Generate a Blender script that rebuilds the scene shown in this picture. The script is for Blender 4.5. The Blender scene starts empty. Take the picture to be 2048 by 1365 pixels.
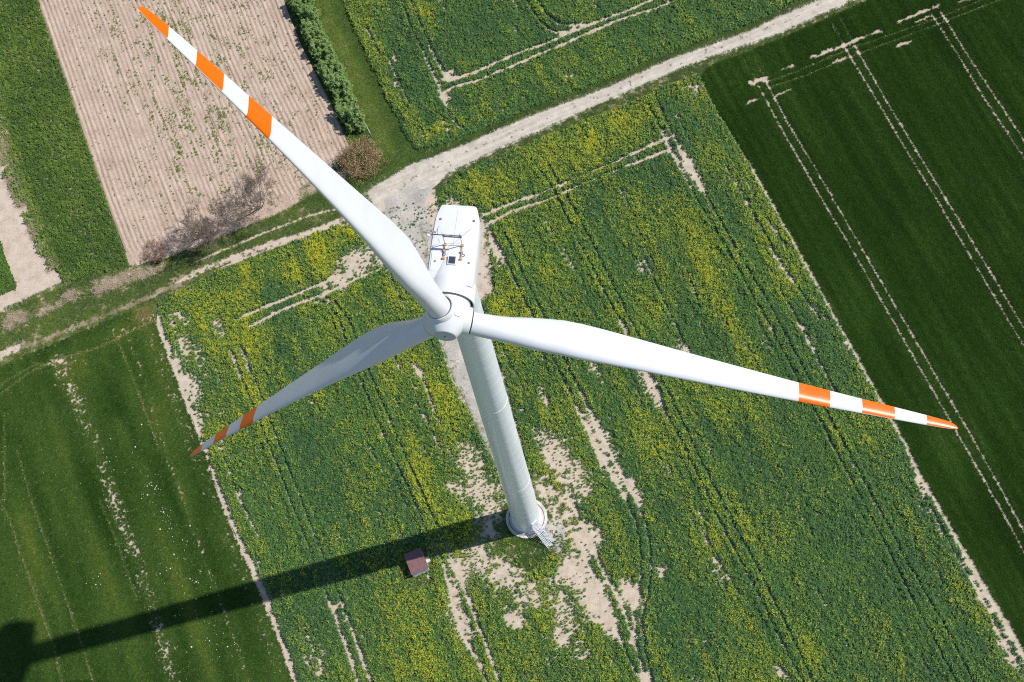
import bpy, bmesh, math, random
import numpy as np
from mathutils import Vector, Matrix

random.seed(7)
RNG = np.random.default_rng(11)
SC = bpy.context.scene
COL = SC.collection
rad = math.radians

# ------------------------------------------------------------------ camera
CAM = np.array([18.4448, -47.1006, 203.4216])
CR = np.array([[0.992122, 0.098404, -0.077527],      # camera right
               [0.065609, -0.935340, -0.347612],     # camera down
               [-0.106720, 0.339787, -0.934428]])    # camera forward
FPX = 2900.0
cam_d = bpy.data.cameras.new('camera')
cam_d.sensor_fit = 'HORIZONTAL'
cam_d.sensor_width = 36.0
cam_d.lens = FPX / 2048.0 * 36.0
cam_d.clip_start = 1.0
cam_d.clip_end = 8000.0
cam = bpy.data.objects.new('camera', cam_d)
COL.objects.link(cam)
M = Matrix.Identity(4)
for i in range(3):
    M[i][0] = CR[0][i]
    M[i][1] = -CR[1][i]
    M[i][2] = -CR[2][i]
    M[i][3] = CAM[i]
cam.matrix_world = M
SC.camera = cam

# ------------------------------------------------------------------ world, sun, exposure
SUN_AZ = math.atan2(0.938, 0.347)      # clockwise from +Y
SUN_EL = rad(50.0)
w = bpy.data.worlds.new('World')
SC.world = w
w.use_nodes = True
nt = w.node_tree
nt.nodes.clear()
sky = nt.nodes.new('ShaderNodeTexSky')
sky.sky_type = 'NISHITA'
sky.sun_disc = False
sky.sun_elevation = SUN_EL
sky.sun_rotation = SUN_AZ
sky.air_density = 1.0
sky.dust_density = 0.2
bg = nt.nodes.new('ShaderNodeBackground')
bg.inputs['Strength'].default_value = 0.11
wo = nt.nodes.new('ShaderNodeOutputWorld')
nt.links.new(sky.outputs[0], bg.inputs[0])
nt.links.new(bg.outputs[0], wo.inputs[0])

sl = bpy.data.lights.new('sun', 'SUN')
sl.energy = 4.9
sl.angle = rad(0.53)
sl.color = (1.0, 0.955, 0.89)
so = bpy.data.objects.new('sun', sl)
COL.objects.link(so)
sd = Vector((math.sin(SUN_AZ) * math.cos(SUN_EL), math.cos(SUN_AZ) * math.cos(SUN_EL), math.sin(SUN_EL)))
so.rotation_euler = sd.to_track_quat('Z', 'Y').to_euler()
so.location = (60, 20, 160)

SC.view_settings.view_transform = 'Standard'
SC.view_settings.look = 'None'
SC.view_settings.gamma = 1.0
SC.view_settings.use_curve_mapping = False
SC.view_settings.exposure = 0.12
SC.render.engine = 'CYCLES'
SC.cycles.use_denoising = False
SC.cycles.use_adaptive_sampling = False
SC.cycles.filter_width = 1.1
SC.cycles.sample_clamp_indirect = 2.5
SC.cycles.max_bounces = 5
SC.cycles.diffuse_bounces = 3
SC.cycles.glossy_bounces = 2
SC.cycles.transmission_bounces = 2
SC.cycles.transparent_max_bounces = 4


# ------------------------------------------------------------------ survey helper: photo point -> place on the ground (metres)
def G(u, v, z=0.0):
    d = np.array([(u - 1024.0) / FPX, (v - 682.5) / FPX, 1.0]) @ CR
    t = (z - CAM[2]) / d[2]
    p = CAM + t * d
    return np.array([p[0], p[1]])


def GL(seq):
    return np.array([G(*q) for q in seq])


def EXT(seq, reach=220.0):
    """carry a line that leaves the picture on in its own direction"""
    q = [tuple(map(float, p)) for p in seq]
    for end in (0, -1):
        a = q[end]
        b = q[1] if end == 0 else q[-2]
        if not (0 < a[0] < 2048 and 0 < a[1] < 1365):
            d = math.hypot(a[0] - b[0], a[1] - b[1]) + 1e-6
            e = (a[0] + (a[0] - b[0]) / d * reach, a[1] + (a[1] - b[1]) / d * reach)
            q = [e] + q if end == 0 else q + [e]
    return q


# ------------------------------------------------------------------ numpy helpers
def inside(P, poly):
    x, y = P[:, 0], P[:, 1]
    r = np.zeros(len(P), bool)
    n = len(poly)
    j = n - 1
    for i in range(n):
        xi, yi = poly[i]
        xj, yj = poly[j]
        c = ((yi > y) != (yj > y)) & (x < (xj - xi) * (y - yi) / (yj - yi + 1e-12) + xi)
        r ^= c
        j = i
    return r


def dist(P, line):
    d = np.full(len(P), 1e9)
    for a, b in zip(line[:-1], line[1:]):
        ab = b - a
        L = ab @ ab + 1e-12
        t = np.clip(((P - a) @ ab) / L, 0, 1)
        q = a + t[:, None] * ab
        d = np.minimum(d, np.hypot(P[:, 0] - q[:, 0], P[:, 1] - q[:, 1]))
    return d


_H = np.random.default_rng(3).random((256, 256))


def vnoise(P, scale, seed=0):
    q = P / scale + seed * 17.31
    i = np.floor(q).astype(int)
    f = q - i
    f = f * f * (3 - 2 * f)
    a = _H[i[:, 0] % 256, i[:, 1] % 256]
    b = _H[(i[:, 0] + 1) % 256, i[:, 1] % 256]
    c = _H[i[:, 0] % 256, (i[:, 1] + 1) % 256]
    d = _H[(i[:, 0] + 1) % 256, (i[:, 1] + 1) % 256]
    return (a * (1 - f[:, 0]) + b * f[:, 0]) * (1 - f[:, 1]) + (c * (1 - f[:, 0]) + d * f[:, 0]) * f[:, 1]


def fbm(P, scale, seed=0, oct=3):
    r = 0
    a = 1.0
    s = 0
    for k in range(oct):
        r = r + a * vnoise(P, scale / 2 ** k, seed + k * 5)
        s += a
        a *= 0.5
    return r / s


RA = rad(-61.2)                                     # direction of the drill rows
E1 = np.array([math.cos(RA), math.sin(RA)])         # along the rows
E2 = np.array([-E1[1], E1[0]])                      # across


def rowc(P):
    return np.stack([P @ E1, P @ E2], 1)


def sstep(a, b, x):
    t = np.clip((x - a) / (b - a), 0, 1)
    return t * t * (3 - 2 * t)


VIEW = GL([(-230, -200), (2280, -200), (2280, 1580), (-230, 1580)])


def candidates(poly, sp_along, sp_across, ang=RA, jit=0.45, seed=0):
    rng = np.random.default_rng(100 + seed)
    e1 = np.array([math.cos(ang), math.sin(ang)])
    e2 = np.array([-e1[1], e1[0]])
    A, B = poly @ e1, poly @ e2
    VA, VB = VIEW @ e1, VIEW @ e2
    a = np.arange(max(A.min(), VA.min()), min(A.max(), VA.max()), sp_along)
    b = np.arange(max(B.min(), VB.min()), min(B.max(), VB.max()), sp_across)
    aa, bb = np.meshgrid(a, b)
    aa = aa + (rng.random(aa.shape) - .5) * 2 * jit * sp_along
    bb = bb + (rng.random(bb.shape) - .5) * 2 * jit * sp_across
    P = aa.ravel()[:, None] * e1 + bb.ravel()[:, None] * e2
    P = P[inside(P, VIEW)]
    return P[inside(P, poly)]


# ------------------------------------------------------------------ materials
def new_mat(name):
    m = bpy.data.materials.new(name)
    m.use_nodes = True
    n = m.node_tree
    b = n.nodes['Principled BSDF']
    return m, n, b


def ramp(n, fac, stops):
    r = n.nodes.new('ShaderNodeValToRGB')
    el = r.color_ramp.elements
    while len(el) < len(stops):
        el.new(0.5)
    for e, (p, c) in zip(el, stops):
        e.position = p
        e.color = (c[0], c[1], c[2], 1)
    n.links.new(fac, r.inputs[0])
    return r.outputs[0]


def noise(n, vec, scale, detail=4, rough=0.55):
    t = n.nodes.new('ShaderNodeTexNoise')
    t.inputs['Scale'].default_value = scale
    t.inputs['Detail'].default_value = detail
    t.inputs['Roughness'].default_value = rough
    if vec is not None:
        n.links.new(vec, t.inputs['Vector'])
    return t.outputs[0]


def mixc(n, fac, a, b, mode='MIX'):
    x = n.nodes.new('ShaderNodeMix')
    x.data_type = 'RGBA'
    x.blend_type = mode
    if isinstance(fac, (int, float)):
        x.inputs[0].default_value = fac
    else:
        n.links.new(fac, x.inputs[0])
    for s, k in ((a, 6), (b, 7)):
        if isinstance(s, tuple):
            x.inputs[k].default_value = (s[0], s[1], s[2], 1)
        else:
            n.links.new(s, x.inputs[k])
    return x.outputs[2]


def bump(n, b, h, strength, distv):
    bp = n.nodes.new('ShaderNodeBump')
    bp.inputs['Strength'].default_value = strength
    bp.inputs['Distance'].default_value = distv
    n.links.new(h, bp.inputs['Height'])
    n.links.new(bp.outputs[0], b.inputs['Normal'])


def world_pos(n, angle=None, stretch=None):
    g = n.nodes.new('ShaderNodeNewGeometry')
    out = g.outputs['Position']
    if angle is not None:
        mp = n.nodes.new('ShaderNodeMapping')
        mp.vector_type = 'POINT'
        mp.inputs['Rotation'].default_value = (0, 0, -angle)
        n.links.new(out, mp.inputs[0])
        m2 = n.nodes.new('ShaderNodeMapping')
        m2.inputs['Scale'].default_value = stretch
        n.links.new(mp.outputs[0], m2.inputs[0])
        out = m2.outputs[0]
    return out


def ground_mat(name, stops, scale=0.6, fine=9.0, bstr=0.7, bdist=0.05, speck=None, streak=None):
    m, n, b = new_mat(name)
    p = world_pos(n)
    f1 = noise(n, p, scale, 6, 0.62)
    c = ramp(n, f1, stops)
    f2 = noise(n, p, fine, 5, 0.7)
    c2 = ramp(n, f2, [(0.25, (0.62, 0.62, 0.62)), (0.75, (1.25, 1.25, 1.25))])
    c = mixc(n, 0.8, c, c2, 'MULTIPLY')
    if streak:
        ps = world_pos(n, streak[0], (0.12, 1.6, 1))
        f3 = noise(n, ps, 1.0, 3, 0.6)
        c3 = ramp(n, f3, [(0.35, streak[1]), (0.65, streak[2])])
        c = mixc(n, 0.6, c, c3, 'MULTIPLY')
    if speck:
        f4 = noise(n, p, speck[0], 2, 0.5)
        k = ramp(n, f4, [(speck[1], (0, 0, 0)), (speck[1] + 0.05, (1, 1, 1))])
        c = mixc(n, k, c, speck[2])
    n.links.new(c, b.inputs['Base Color'])
    b.inputs['Roughness'].default_value = 0.95
    b.inputs['Specular IOR Level'].default_value = 0.15
    bump(n, b, f2, bstr, bdist)
    return m


SOIL = ground_mat('pale_loam', [(0.3, (0.42, 0.335, 0.26)), (0.5, (0.51, 0.42, 0.335)), (0.72, (0.58, 0.485, 0.395))], 0.7, 5.0, 0.9, 0.06)
SOILC = ground_mat('crop_soil', [(0.3, (0.40, 0.325, 0.245)), (0.5, (0.50, 0.415, 0.325)), (0.72, (0.58, 0.49, 0.395))], 0.9, 6.0, 0.9, 0.06)
PLOUGH = ground_mat('ploughed_loam', [(0.3, (0.38, 0.285, 0.215)), (0.5, (0.445, 0.34, 0.265)), (0.72, (0.51, 0.40, 0.32))], 0.35, 4.0, 1.0, 0.08)
GRAVEL = ground_mat('road_gravel', [(0.3, (0.44, 0.385, 0.32)), (0.5, (0.53, 0.475, 0.405)), (0.72, (0.60, 0.55, 0.48))], 0.8, 7.0, 0.6, 0.03,
                    speck=(11.0, .64, (0.30, 0.27, 0.23)), streak=(math.atan2(0.5, 0.866), (0.72, 0.71, 0.69), (1.08, 1.07, 1.05)))
GREYGRAVEL = ground_mat('grey_gravel', [(0.3, (0.34, 0.315, 0.285)), (0.5, (0.42, 0.385, 0.345)), (0.72, (0.54, 0.485, 0.42))], 0.35, 6.0, 0.8, 0.05, speck=(5.0, .62, (0.24, 0.22, 0.19)))
TURF = ground_mat('turf_soil', [(0.35, (0.12, 0.11, 0.05)), (0.5, (0.22, 0.19, 0.11)), (0.7, (0.42, 0.345, 0.26))], 0.5, 4.0, 0.8, 0.06)
CEREALSOIL = ground_mat('shaded_field_soil', [(0.35, (0.045, 0.06, 0.02)), (0.55, (0.09, 0.09, 0.04)), (0.75, (0.15, 0.13, 0.075))], 0.5, 6.0, 0.8, 0.05)
FARLAND = ground_mat('far_farmland', [(0.35, (0.05, 0.09, 0.02)), (0.5, (0.09, 0.12, 0.035)), (0.62, (0.26, 0.22, 0.15))], 0.02, 1.0, 0.5, 0.1)


def inst_attr(n, name):
    a = n.nodes.new('ShaderNodeAttribute')
    a.attribute_type = 'INSTANCER'
    a.attribute_name = name
    return a.outputs['Fac']


def leaf_mat(name, stops, trans=0.22, rough=0.55, attr='tint', spec=0.3):
    m, n, b = new_mat(name)
    if attr:
        f = inst_attr(n, attr)
    else:
        o = n.nodes.new('ShaderNodeNewGeometry')
        f = o.outputs['Random Per Island']
    c = ramp(n, f, stops)
    if attr:
        o = n.nodes.new('ShaderNodeNewGeometry')
        v = ramp(n, o.outputs['Random Per Island'], [(0, (0.62, 0.66, 0.62)), (1, (1.35, 1.3, 1.2))])
        c = mixc(n, 1.0, c, v, 'MULTIPLY')
    n.links.new(c, b.inputs['Base Color'])
    b.inputs['Roughness'].default_value = rough
    b.inputs['Specular IOR Level'].default_value = spec
    if trans:
        t = n.nodes.new('ShaderNodeBsdfTranslucent')
        n.links.new(c, t.inputs[0])
        mx = n.nodes.new('ShaderNodeMixShader')
        mx.inputs[0].default_value = trans
        n.links.new(b.outputs[0], mx.inputs[1])
        n.links.new(t.outputs[0], mx.inputs[2])
        n.links.new(mx.outputs[0], n.nodes['Material Output'].inputs[0])
    return m


RAPELEAF = leaf_mat('rape_leaf', [(0, (0.058, 0.145, 0.056)), (0.5, (0.108, 0.225, 0.054)), (1, (0.195, 0.300, 0.046))])
RAPEFLOWER = leaf_mat('rape_flower', [(0, (0.66, 0.62, 0.03)), (1, (0.82, 0.73, 0.03))], 0.2, 0.6)
CEREALLEAF = leaf_mat('cereal_leaf', [(0, (0.018, 0.052, 0.005)), (0.35, (0.036, 0.090, 0.012)), (0.65, (0.082, 0.158, 0.030)), (0.85, (0.14, 0.20, 0.03)), (1, (0.26, 0.24, 0.09))], 0.2, 0.6, spec=.08)
GRASSLEAF = leaf_mat('grass_blade', [(0, (0.042, 0.095, 0.022)), (0.4, (0.095, 0.175, 0.028)), (0.7, (0.19, 0.265, 0.045)), (0.88, (0.27, 0.27, 0.10)), (1, (0.46, 0.38, 0.25))], 0.2, 0.6)
STRAW = leaf_mat('dry_straw', [(0, (0.34, 0.265, 0.19)), (0.5, (0.52, 0.42, 0.32)), (1, (0.66, 0.54, 0.43))], 0.15, 0.8)


# ------------------------------------------------------------------ object helpers
def tag(o, label=None, cat=None, group=None, kind=None):
    if label:
        o['label'] = label
    if cat:
        o['category'] = cat
    if group:
        o['group'] = group
    if kind:
        o['kind'] = kind
    return o


def obj(name, mesh, parent=None):
    o = bpy.data.objects.new(name, mesh)
    COL.objects.link(o)
    if parent:
        o.parent = parent
    return o


def empty(name, loc):
    o = bpy.data.objects.new(name, None)
    o.location = loc
    o.empty_display_size = 0.5
    COL.objects.link(o)
    return o


def mesh_from(name, V, F, mats, midx=None, smooth=False):
    me = bpy.data.meshes.new(name)
    me.from_pydata([tuple(map(float, v)) for v in V], [], [tuple(map(int, f)) for f in F])
    for m in (mats if isinstance(mats, (list, tuple)) else [mats]):
        me.materials.append(m)
    if midx is not None:
        me.polygons.foreach_set('material_index', np.array(midx, np.int32))
    if smooth:
        me.polygons.foreach_set('use_smooth', np.ones(len(me.polygons), bool))
    me.update()
    return me


class MB:
    def __init__(s):
        s.V = []
        s.F = []

    def add(s, V, F):
        o = len(s.V)
        s.V += [tuple(v) for v in V]
        s.F += [tuple(i + o for i in f) for f in F]
        return s

    def box(s, c, size, R=None):
        hx, hy, hz = [k / 2 for k in size]
        V = [Vector((x, y, z)) for x in (-hx, hx) for y in (-hy, hy) for z in (-hz, hz)]
        if R is not None:
            V = [R @ v for v in V]
        V = [v + Vector(c) for v in V]
        return s.add(V, [(0, 1, 3, 2), (4, 6, 7, 5), (0, 4, 5, 1), (2, 3, 7, 6), (0, 2, 6, 4), (1, 5, 7, 3)])

    def bar(s, a, b, r, n=6, r2=None):
        a, b = Vector(a), Vector(b)
        d = (b - a)
        if d.length < 1e-6:
            return s
        d.normalize()
        u = d.orthogonal().normalized()
        v = d.cross(u)
        r2 = r if r2 is None else r2
        V = [a + (u * math.cos(t) + v * math.sin(t)) * r for t in [2 * math.pi * k / n for k in range(n)]]
        V += [b + (u * math.cos(t) + v * math.sin(t)) * r2 for t in [2 * math.pi * k / n for k in range(n)]]
        F = [(k, (k + 1) % n, n + (k + 1) % n, n + k) for k in range(n)]
        F += [tuple(range(n))[::-1], tuple(range(n, 2 * n))]
        return s.add(V, F)

    def mesh(s, name, mat, smooth=False):
        return mesh_from(name, s.V, s.F, mat, smooth=smooth)

    def build(s, name, mat, parent=None, smooth=False):
        return obj(name, s.mesh(name, mat, smooth), parent)


def lathe(profile, seg=64, closed=False):
    """profile: (radius, z) list; returns verts and faces round Z"""
    V, F = [], []
    for r, z in profile:
        for k in range(seg):
            t = 2 * math.pi * k / seg
            V.append((r * math.cos(t), r * math.sin(t), z))
    for i in range(len(profile) - 1):
        for k in range(seg):
            a, b = i * seg + k, i * seg + (k + 1) % seg
            F.append((a, b, b + seg, a + seg))
    if closed:
        F.append(tuple(range(seg))[::-1])
        F.append(tuple(range((len(profile) - 1) * seg, len(profile) * seg)))
    return V, F


def auto_smooth(o, ang=35):
    me = o.data
    me.polygons.foreach_set('use_smooth', np.ones(len(me.polygons), bool))
    bm = bmesh.new()
    bm.from_mesh(me)
    for e in bm.edges:
        if len(e.link_faces) == 2 and e.calc_face_angle(0) > rad(ang):
            e.smooth = False
    bm.to_mesh(me)
    bm.free()


# ------------------------------------------------------------------ setting: ground sheets
def roughen(poly, amp=0.25, step=0.8, seed=0):
    """subdivide a polygon outline and wobble it a little"""
    out = []
    n = len(poly)
    for i in range(n):
        a, b = poly[i], poly[(i + 1) % n]
        L = np.hypot(*(b - a))
        k = max(1, int(L / step))
        t = np.arange(k) / k
        q = a + t[:, None] * (b - a)
        nn = np.array([-(b - a)[1], (b - a)[0]]) / (L + 1e-9)
        out.append(q + nn * ((fbm(q, 1.6, seed) - .5) * 2 * amp)[:, None])
    return np.vstack(out)


def sheet(name, poly, z, mat, amp=0.2, step=0.8, seed=0):
    q = roughen(poly, amp, step, seed)
    bm = bmesh.new()
    f = bm.faces.new([bm.verts.new((x, y, z)) for x, y in q])
    bmesh.ops.triangulate(bm, faces=[f])
    bmesh.ops.recalc_face_normals(bm, faces=bm.faces)
    for f in bm.faces:
        if f.normal.z < 0:
            f.normal_flip()
    me = bpy.data.meshes.new(name)
    bm.to_mesh(me)
    bm.free()
    me.materials.append(mat)
    return tag(obj(name, me), kind='structure')


def resample(line, n):
    d = np.r_[0, np.cumsum(np.hypot(*np.diff(line, axis=0).T))]
    t = np.linspace(0, d[-1], n)
    return np.stack([np.interp(t, d, line[:, 0]), np.interp(t, d, line[:, 1])], 1)


def quilt(name, left, right, z, mat, n_long, n_wide, height=None, wob=0.12):
    """surface ruled between two edge lines, with a height function (P, t_across)"""
    L, R = resample(left, n_long), resample(right, n_long)
    L = L + ((fbm(L, 1.2, 3) - .5) * wob * 2)[:, None]
    R = R + ((fbm(R, 1.2, 8) - .5) * wob * 2)[:, None]
    t = np.linspace(0, 1, n_wide)
    P = (L[:, None, :] * (1 - t)[None, :, None] + R[:, None, :] * t[None, :, None]).reshape(-1, 2)
    T = np.tile(t, n_long)
    h = height(P, T) if height else 0 * T
    V = np.column_stack([P, z + h])
    i = np.arange(n_long - 1)[:, None] * n_wide + np.arange(n_wide - 1)[None]
    i = i.ravel()
    F = np.stack([i, i + 1, i + 1 + n_wide, i + n_wide], 1)
    me = mesh_from(name, V, F, mat, smooth=True)
    me.flip_normals() if me.polygons[0].normal.z < 0 else None
    return tag(obj(name, me), kind='structure')


S = 1600.0
gm = mesh_from('ground', [(-S, -S, -0.08), (S, -S, -0.08), (S, S, -0.08), (-S, S, -0.08)], [(0, 1, 2, 3)], FARLAND)
tag(obj('ground', gm), kind='structure')

# outlines read from the photograph, as ground points
RIGHT_EDGE = [(1401, 155), (1432, 218), (1499, 323), (1587, 480), (1809, 880), (1844, 951), (1912, 1068), (1983, 1189), (2048, 1299), (2140, 1462), (2274, 1700)]
RAPE_RIGHT = [(1400, 158), (1430, 222), (1496, 326), (1582, 484), (1640, 590), (1802, 884), (1836, 955), (1902, 1072), (1970, 1193), (2034, 1303), (2128, 1470), (2258, 1700)]
LEFT_EDGE = [(313, 647), (352, 756), (415, 920), (444, 1009), (506, 1153), (543, 1242), (581, 1344), (625, 1470), (705, 1700)]
RAPE_LEFT = [(318, 610), (330, 660), (366, 765), (424, 924), (456, 1009), (519, 1146), (556, 1240), (592, 1344), (636, 1470), (716, 1700)]
RAPE_TOP_R = [(860, 405), (870, 395), (922, 348), (1014, 309), (1102, 271), (1207, 228), (1288, 195), (1309, 182), (1397, 152)]
RAPE_TOP_L = [(318, 606), (366, 581), (436, 545), (527, 510), (606, 480), (675, 452), (697, 455), (735, 440)]

main_poly = GL(RAPE_TOP_L + [(800, 410)] + RAPE_TOP_R + RAPE_RIGHT + RAPE_LEFT[::-1])
main_soil = GL(RAPE_TOP_L + [(800, 410)] + RAPE_TOP_R + RIGHT_EDGE + LEFT_EDGE[::-1])
up_poly = GL([(606, -310), (668, -70), (686, 0), (712, 64), (748, 138), (777, 205), (809, 264), (832, 300), (898, 286), (979, 252), (1060, 217), (1137, 186),
              (1221, 158), (1295, 122), (1348, 103), (1425, 72), (1496, 50), (1559, 18), (1600, 0), (1760, -75), (2290, -310)])
ROAD_N = [(690, 398), (726, 376), (768, 348), (831, 323), (898, 299), (979, 264), (1060, 229), (1137, 197), (1221, 169), (1295, 133), (1348, 112), (1425, 81),
          (1496, 60), (1559, 28), (1626, 0), (1800, -75), (2330, -305)]
ROAD_S = [(760, 440), (800, 415), (849, 390), (891, 357), (923, 341), (996, 302), (1067, 271), (1133, 241), (1200, 209), (1278, 178), (1348, 146), (1411, 120), (1489, 95),
          (1559, 70), (1629, 39), (1700, 7), (1880, -70), (2440, -310)]
right_poly = GL([(1401, 157), (1420, 134), (1489, 107), (1559, 80), (1629, 50), (1700, 18), (1890, -62), (2440, -300), (2480, -300), (2480, 1700)] + RIGHT_EDGE[::-1])
left_poly = GL([(-320, 868), (0, 735), (100, 693), (200, 650), (300, 606), (310, 640)] + LEFT_EDGE + [(-320, 1700)])

sheet('rapeseed_field', main_soil, 0.0, SOILC, 0.15, seed=1)
sheet('upper_rapeseed_field', up_poly, 0.0, SOILC, 0.25, seed=2)
sheet('cereal_field', right_poly, 0.006, SOILC, 0.08, seed=4)
sheet('young_cereal_field', left_poly, 0.012, SOILC, 0.08, seed=5)
verge_poly = GL([(415, -310), (606, -310), (668, -70), (686, 0), (712, 64), (748, 138), (777, 205), (809, 264), (840, 318), (730, 385), (640, 400), (600, 410), (600, 380), (700, 300), (575, 0)])
sheet('grass_verge', verge_poly, 0.018, TURF, 0.2, seed=6)
track_poly = GL([(-320, 742), (0, 622), (130, 562), (258, 532), (330, 517), (430, 478), (560, 425), (640, 380), (735, 385), (760, 440), (697, 452), (606, 478), (527, 507), (436, 541),
                 (366, 577), (312, 604), (200, 648), (0, 733), (-320, 866)])
sheet('farm_track', track_poly, 0.024, TURF, 0.25, seed=7)
margin_poly = GL([(860, 400), (891, 350), (996, 298), (1133, 237), (1278, 174), (1411, 116), (1489, 91), (1559, 66), (1629, 35), (1700, 3), (1880, -74), (2440, -314), (2440, -296), (1890, -58), (1700, 22), (1629, 54), (1559, 84), (1489, 111), (1420, 138), (1397, 154), (1288, 199), (1102, 275), (922, 352)])
sheet('road_margin', margin_poly, 0.030, TURF, 0.15, seed=9)
nmargin_poly = GL([(832, 300), (898, 286), (979, 252), (1060, 217), (1137, 186), (1221, 158), (1295, 122), (1348, 103), (1425, 72), (1496, 50), (1559, 18), (1600, 0), (1760, -75), (2290, -310),
                   (2330, -302), (1800, -72), (1626, 5), (1559, 33), (1496, 64), (1348, 116), (1221, 173), (1060, 233), (898, 303), (831, 327)])
sheet('upper_road_margin', nmargin_poly, 0.036, TURF, 0.15, seed=10)
strip_poly = GL([(-320, -310), (-35, -310), (50, -75), (75, 0), (120, 130), (165, 260), (210, 395), (258, 532), (130, 565), (112, 540), (85, 480), (40, 370), (10, 280), (-90, 100), (-320, -300)])
sheet('green_crop_strip', strip_poly, 0.042, TURF, 0.15, seed=11)
bare_strip = GL([(-320, -305), (-90, 95), (10, 290), (40, 375), (85, 485), (112, 545), (152, 535), (150, 565), (60, 600), (0, 628), (-320, 748)])
sheet('bare_soil_strip', bare_strip, 0.048, SOIL, 0.15, seed=12)


def ridges(P, T):
    # drilled ridges run along the field; spacing about 0.75 m across
    c = T * 52.0
    k = np.floor(c)
    ph = c - k
    r = _H[(k.astype(int) * 7) % 256, 40]
    h = (0.5 - 0.5 * np.cos(2 * math.pi * ph)) ** 0.8
    amp = .35 + 1.1 * fbm(np.stack([rowc(P)[:, 0] / 6, rowc(P)[:, 1] / .8], 1), 1.0, 91, 2)
    return 0.05 + 0.105 * (0.45 + 0.8 * r) * amp * h + 0.06 * (fbm(P, 0.7, 4) - .5) + 0.02 * (vnoise(P, 0.25, 6) - .5)


pl = GL([(-37, -310), (48, -75), (75, 0), (120, 130), (165, 260), (210, 395), (262, 534)])
pr_ = GL([(393, -310), (525, -75), (567, 0), (600, 85), (640, 165), (672, 225), (692, 275)])
pr2 = GL([(692, 275), (640, 378)])
# bottom of the field bends: extend both edges to the track line
pl = np.vstack([pl[:-1], G(250, 500), G(272, 534)])
pr_ = np.vstack([pr_, G(705, 303), G(724, 342)])
quilt('ploughed_field', pl, pr_, 0.03, PLOUGH, 380, 420, ridges, 0.0)
quilt('headland_soil', GL([(258, 534), (330, 519), (430, 480), (560, 427), (645, 384), (724, 350)]), GL([(250, 505), (325, 490), (425, 450), (550, 395), (640, 352), (716, 322)]), 0.06, PLOUGH, 60, 10,
      lambda P, T: 0.16 * np.sin(math.pi * T) ** 0.5 * 0.8 + 0.06 * (fbm(P, 0.8, 2) - .5))


def crown(P, T):
    return 0.05 * np.sin(math.pi * T) - 0.035 * (np.exp(-((T - .3) / .09) ** 2) + np.exp(-((T - .7) / .09) ** 2)) + 0.03 * (fbm(P, 0.9, 7) - .5)


quilt('gravel_road', GL(ROAD_N), GL(ROAD_S), 0.065, GRAVEL, 240, 16, crown, 0.22)
# hard standing at the junction and the access path to the tower
sheet('access_path', GL([(738, 398), (800, 372), (872, 380), (868, 410), (905, 420), (968, 430), (975, 470), (988, 550), (990, 590), (978, 640), (1000, 700), (1030, 800), (1058, 900), (1090, 980),
                         (1100, 1010), (1020, 1010), (990, 945), (960, 880), (944, 840), (922, 800), (900, 755), (878, 690), (858, 620), (842, 560), (800, 500), (752, 470), (700, 470), (690, 440)]),
      0.056, SOIL, 0.25, seed=13)
sheet('gravel_hardstand', GL([(770, 390), (815, 372), (866, 380), (850, 410), (858, 450), (880, 480), (910, 560), (930, 640), (960, 720), (1000, 830), (1030, 930), (1015, 960), (985, 925), (948, 838), (926, 797), (904, 752),
                              (882, 688), (862, 625), (842, 560), (800, 490), (770, 440)]), 0.100, GREYGRAVEL, 0.35, 0.5, seed=14)
sheet('gravel_apron', GL([(1090, 1050), (1120, 1040), (1138, 1075), (1130, 1100), (1100, 1103), (1085, 1085)]), 0.062, GREYGRAVEL, 0.3, 0.4, seed=15)


# ------------------------------------------------------------------ vegetation sources (meshes that the crops repeat)
def blade_quads(rng, n, R, h0, h1, wid, lean, curve=True, segs=2):
    V, F = [], []
    for k in range(n):
        a = rng.uniform(0, 2 * math.pi)
        r = R * math.sqrt(rng.random())
        b = rng.uniform(0, 2 * math.pi)
        base = np.array([r * math.cos(b), r * math.sin(b), 0])
        L = rng.uniform(h0, h1)
        ln = rng.uniform(*lean)
        d = np.array([math.cos(a), math.sin(a), 0])
        s = np.array([-math.sin(a), math.cos(a), 0]) * wid * rng.uniform(.7, 1.3) / 2
        o = len(V)
        for j in range(segs + 1):
            t = j / segs
            p = base + d * L * ln * t ** 1.6 + np.array([0, 0, L * (t - 0.35 * ln * t * t)])
            wj = s * (1 - t ** 2 * 0.95)
            V += [p - wj, p + wj]
        for j in range(segs):
            F.append((o + 2 * j, o + 2 * j + 1, o + 2 * j + 3, o + 2 * j + 2))
    return V, F


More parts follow.
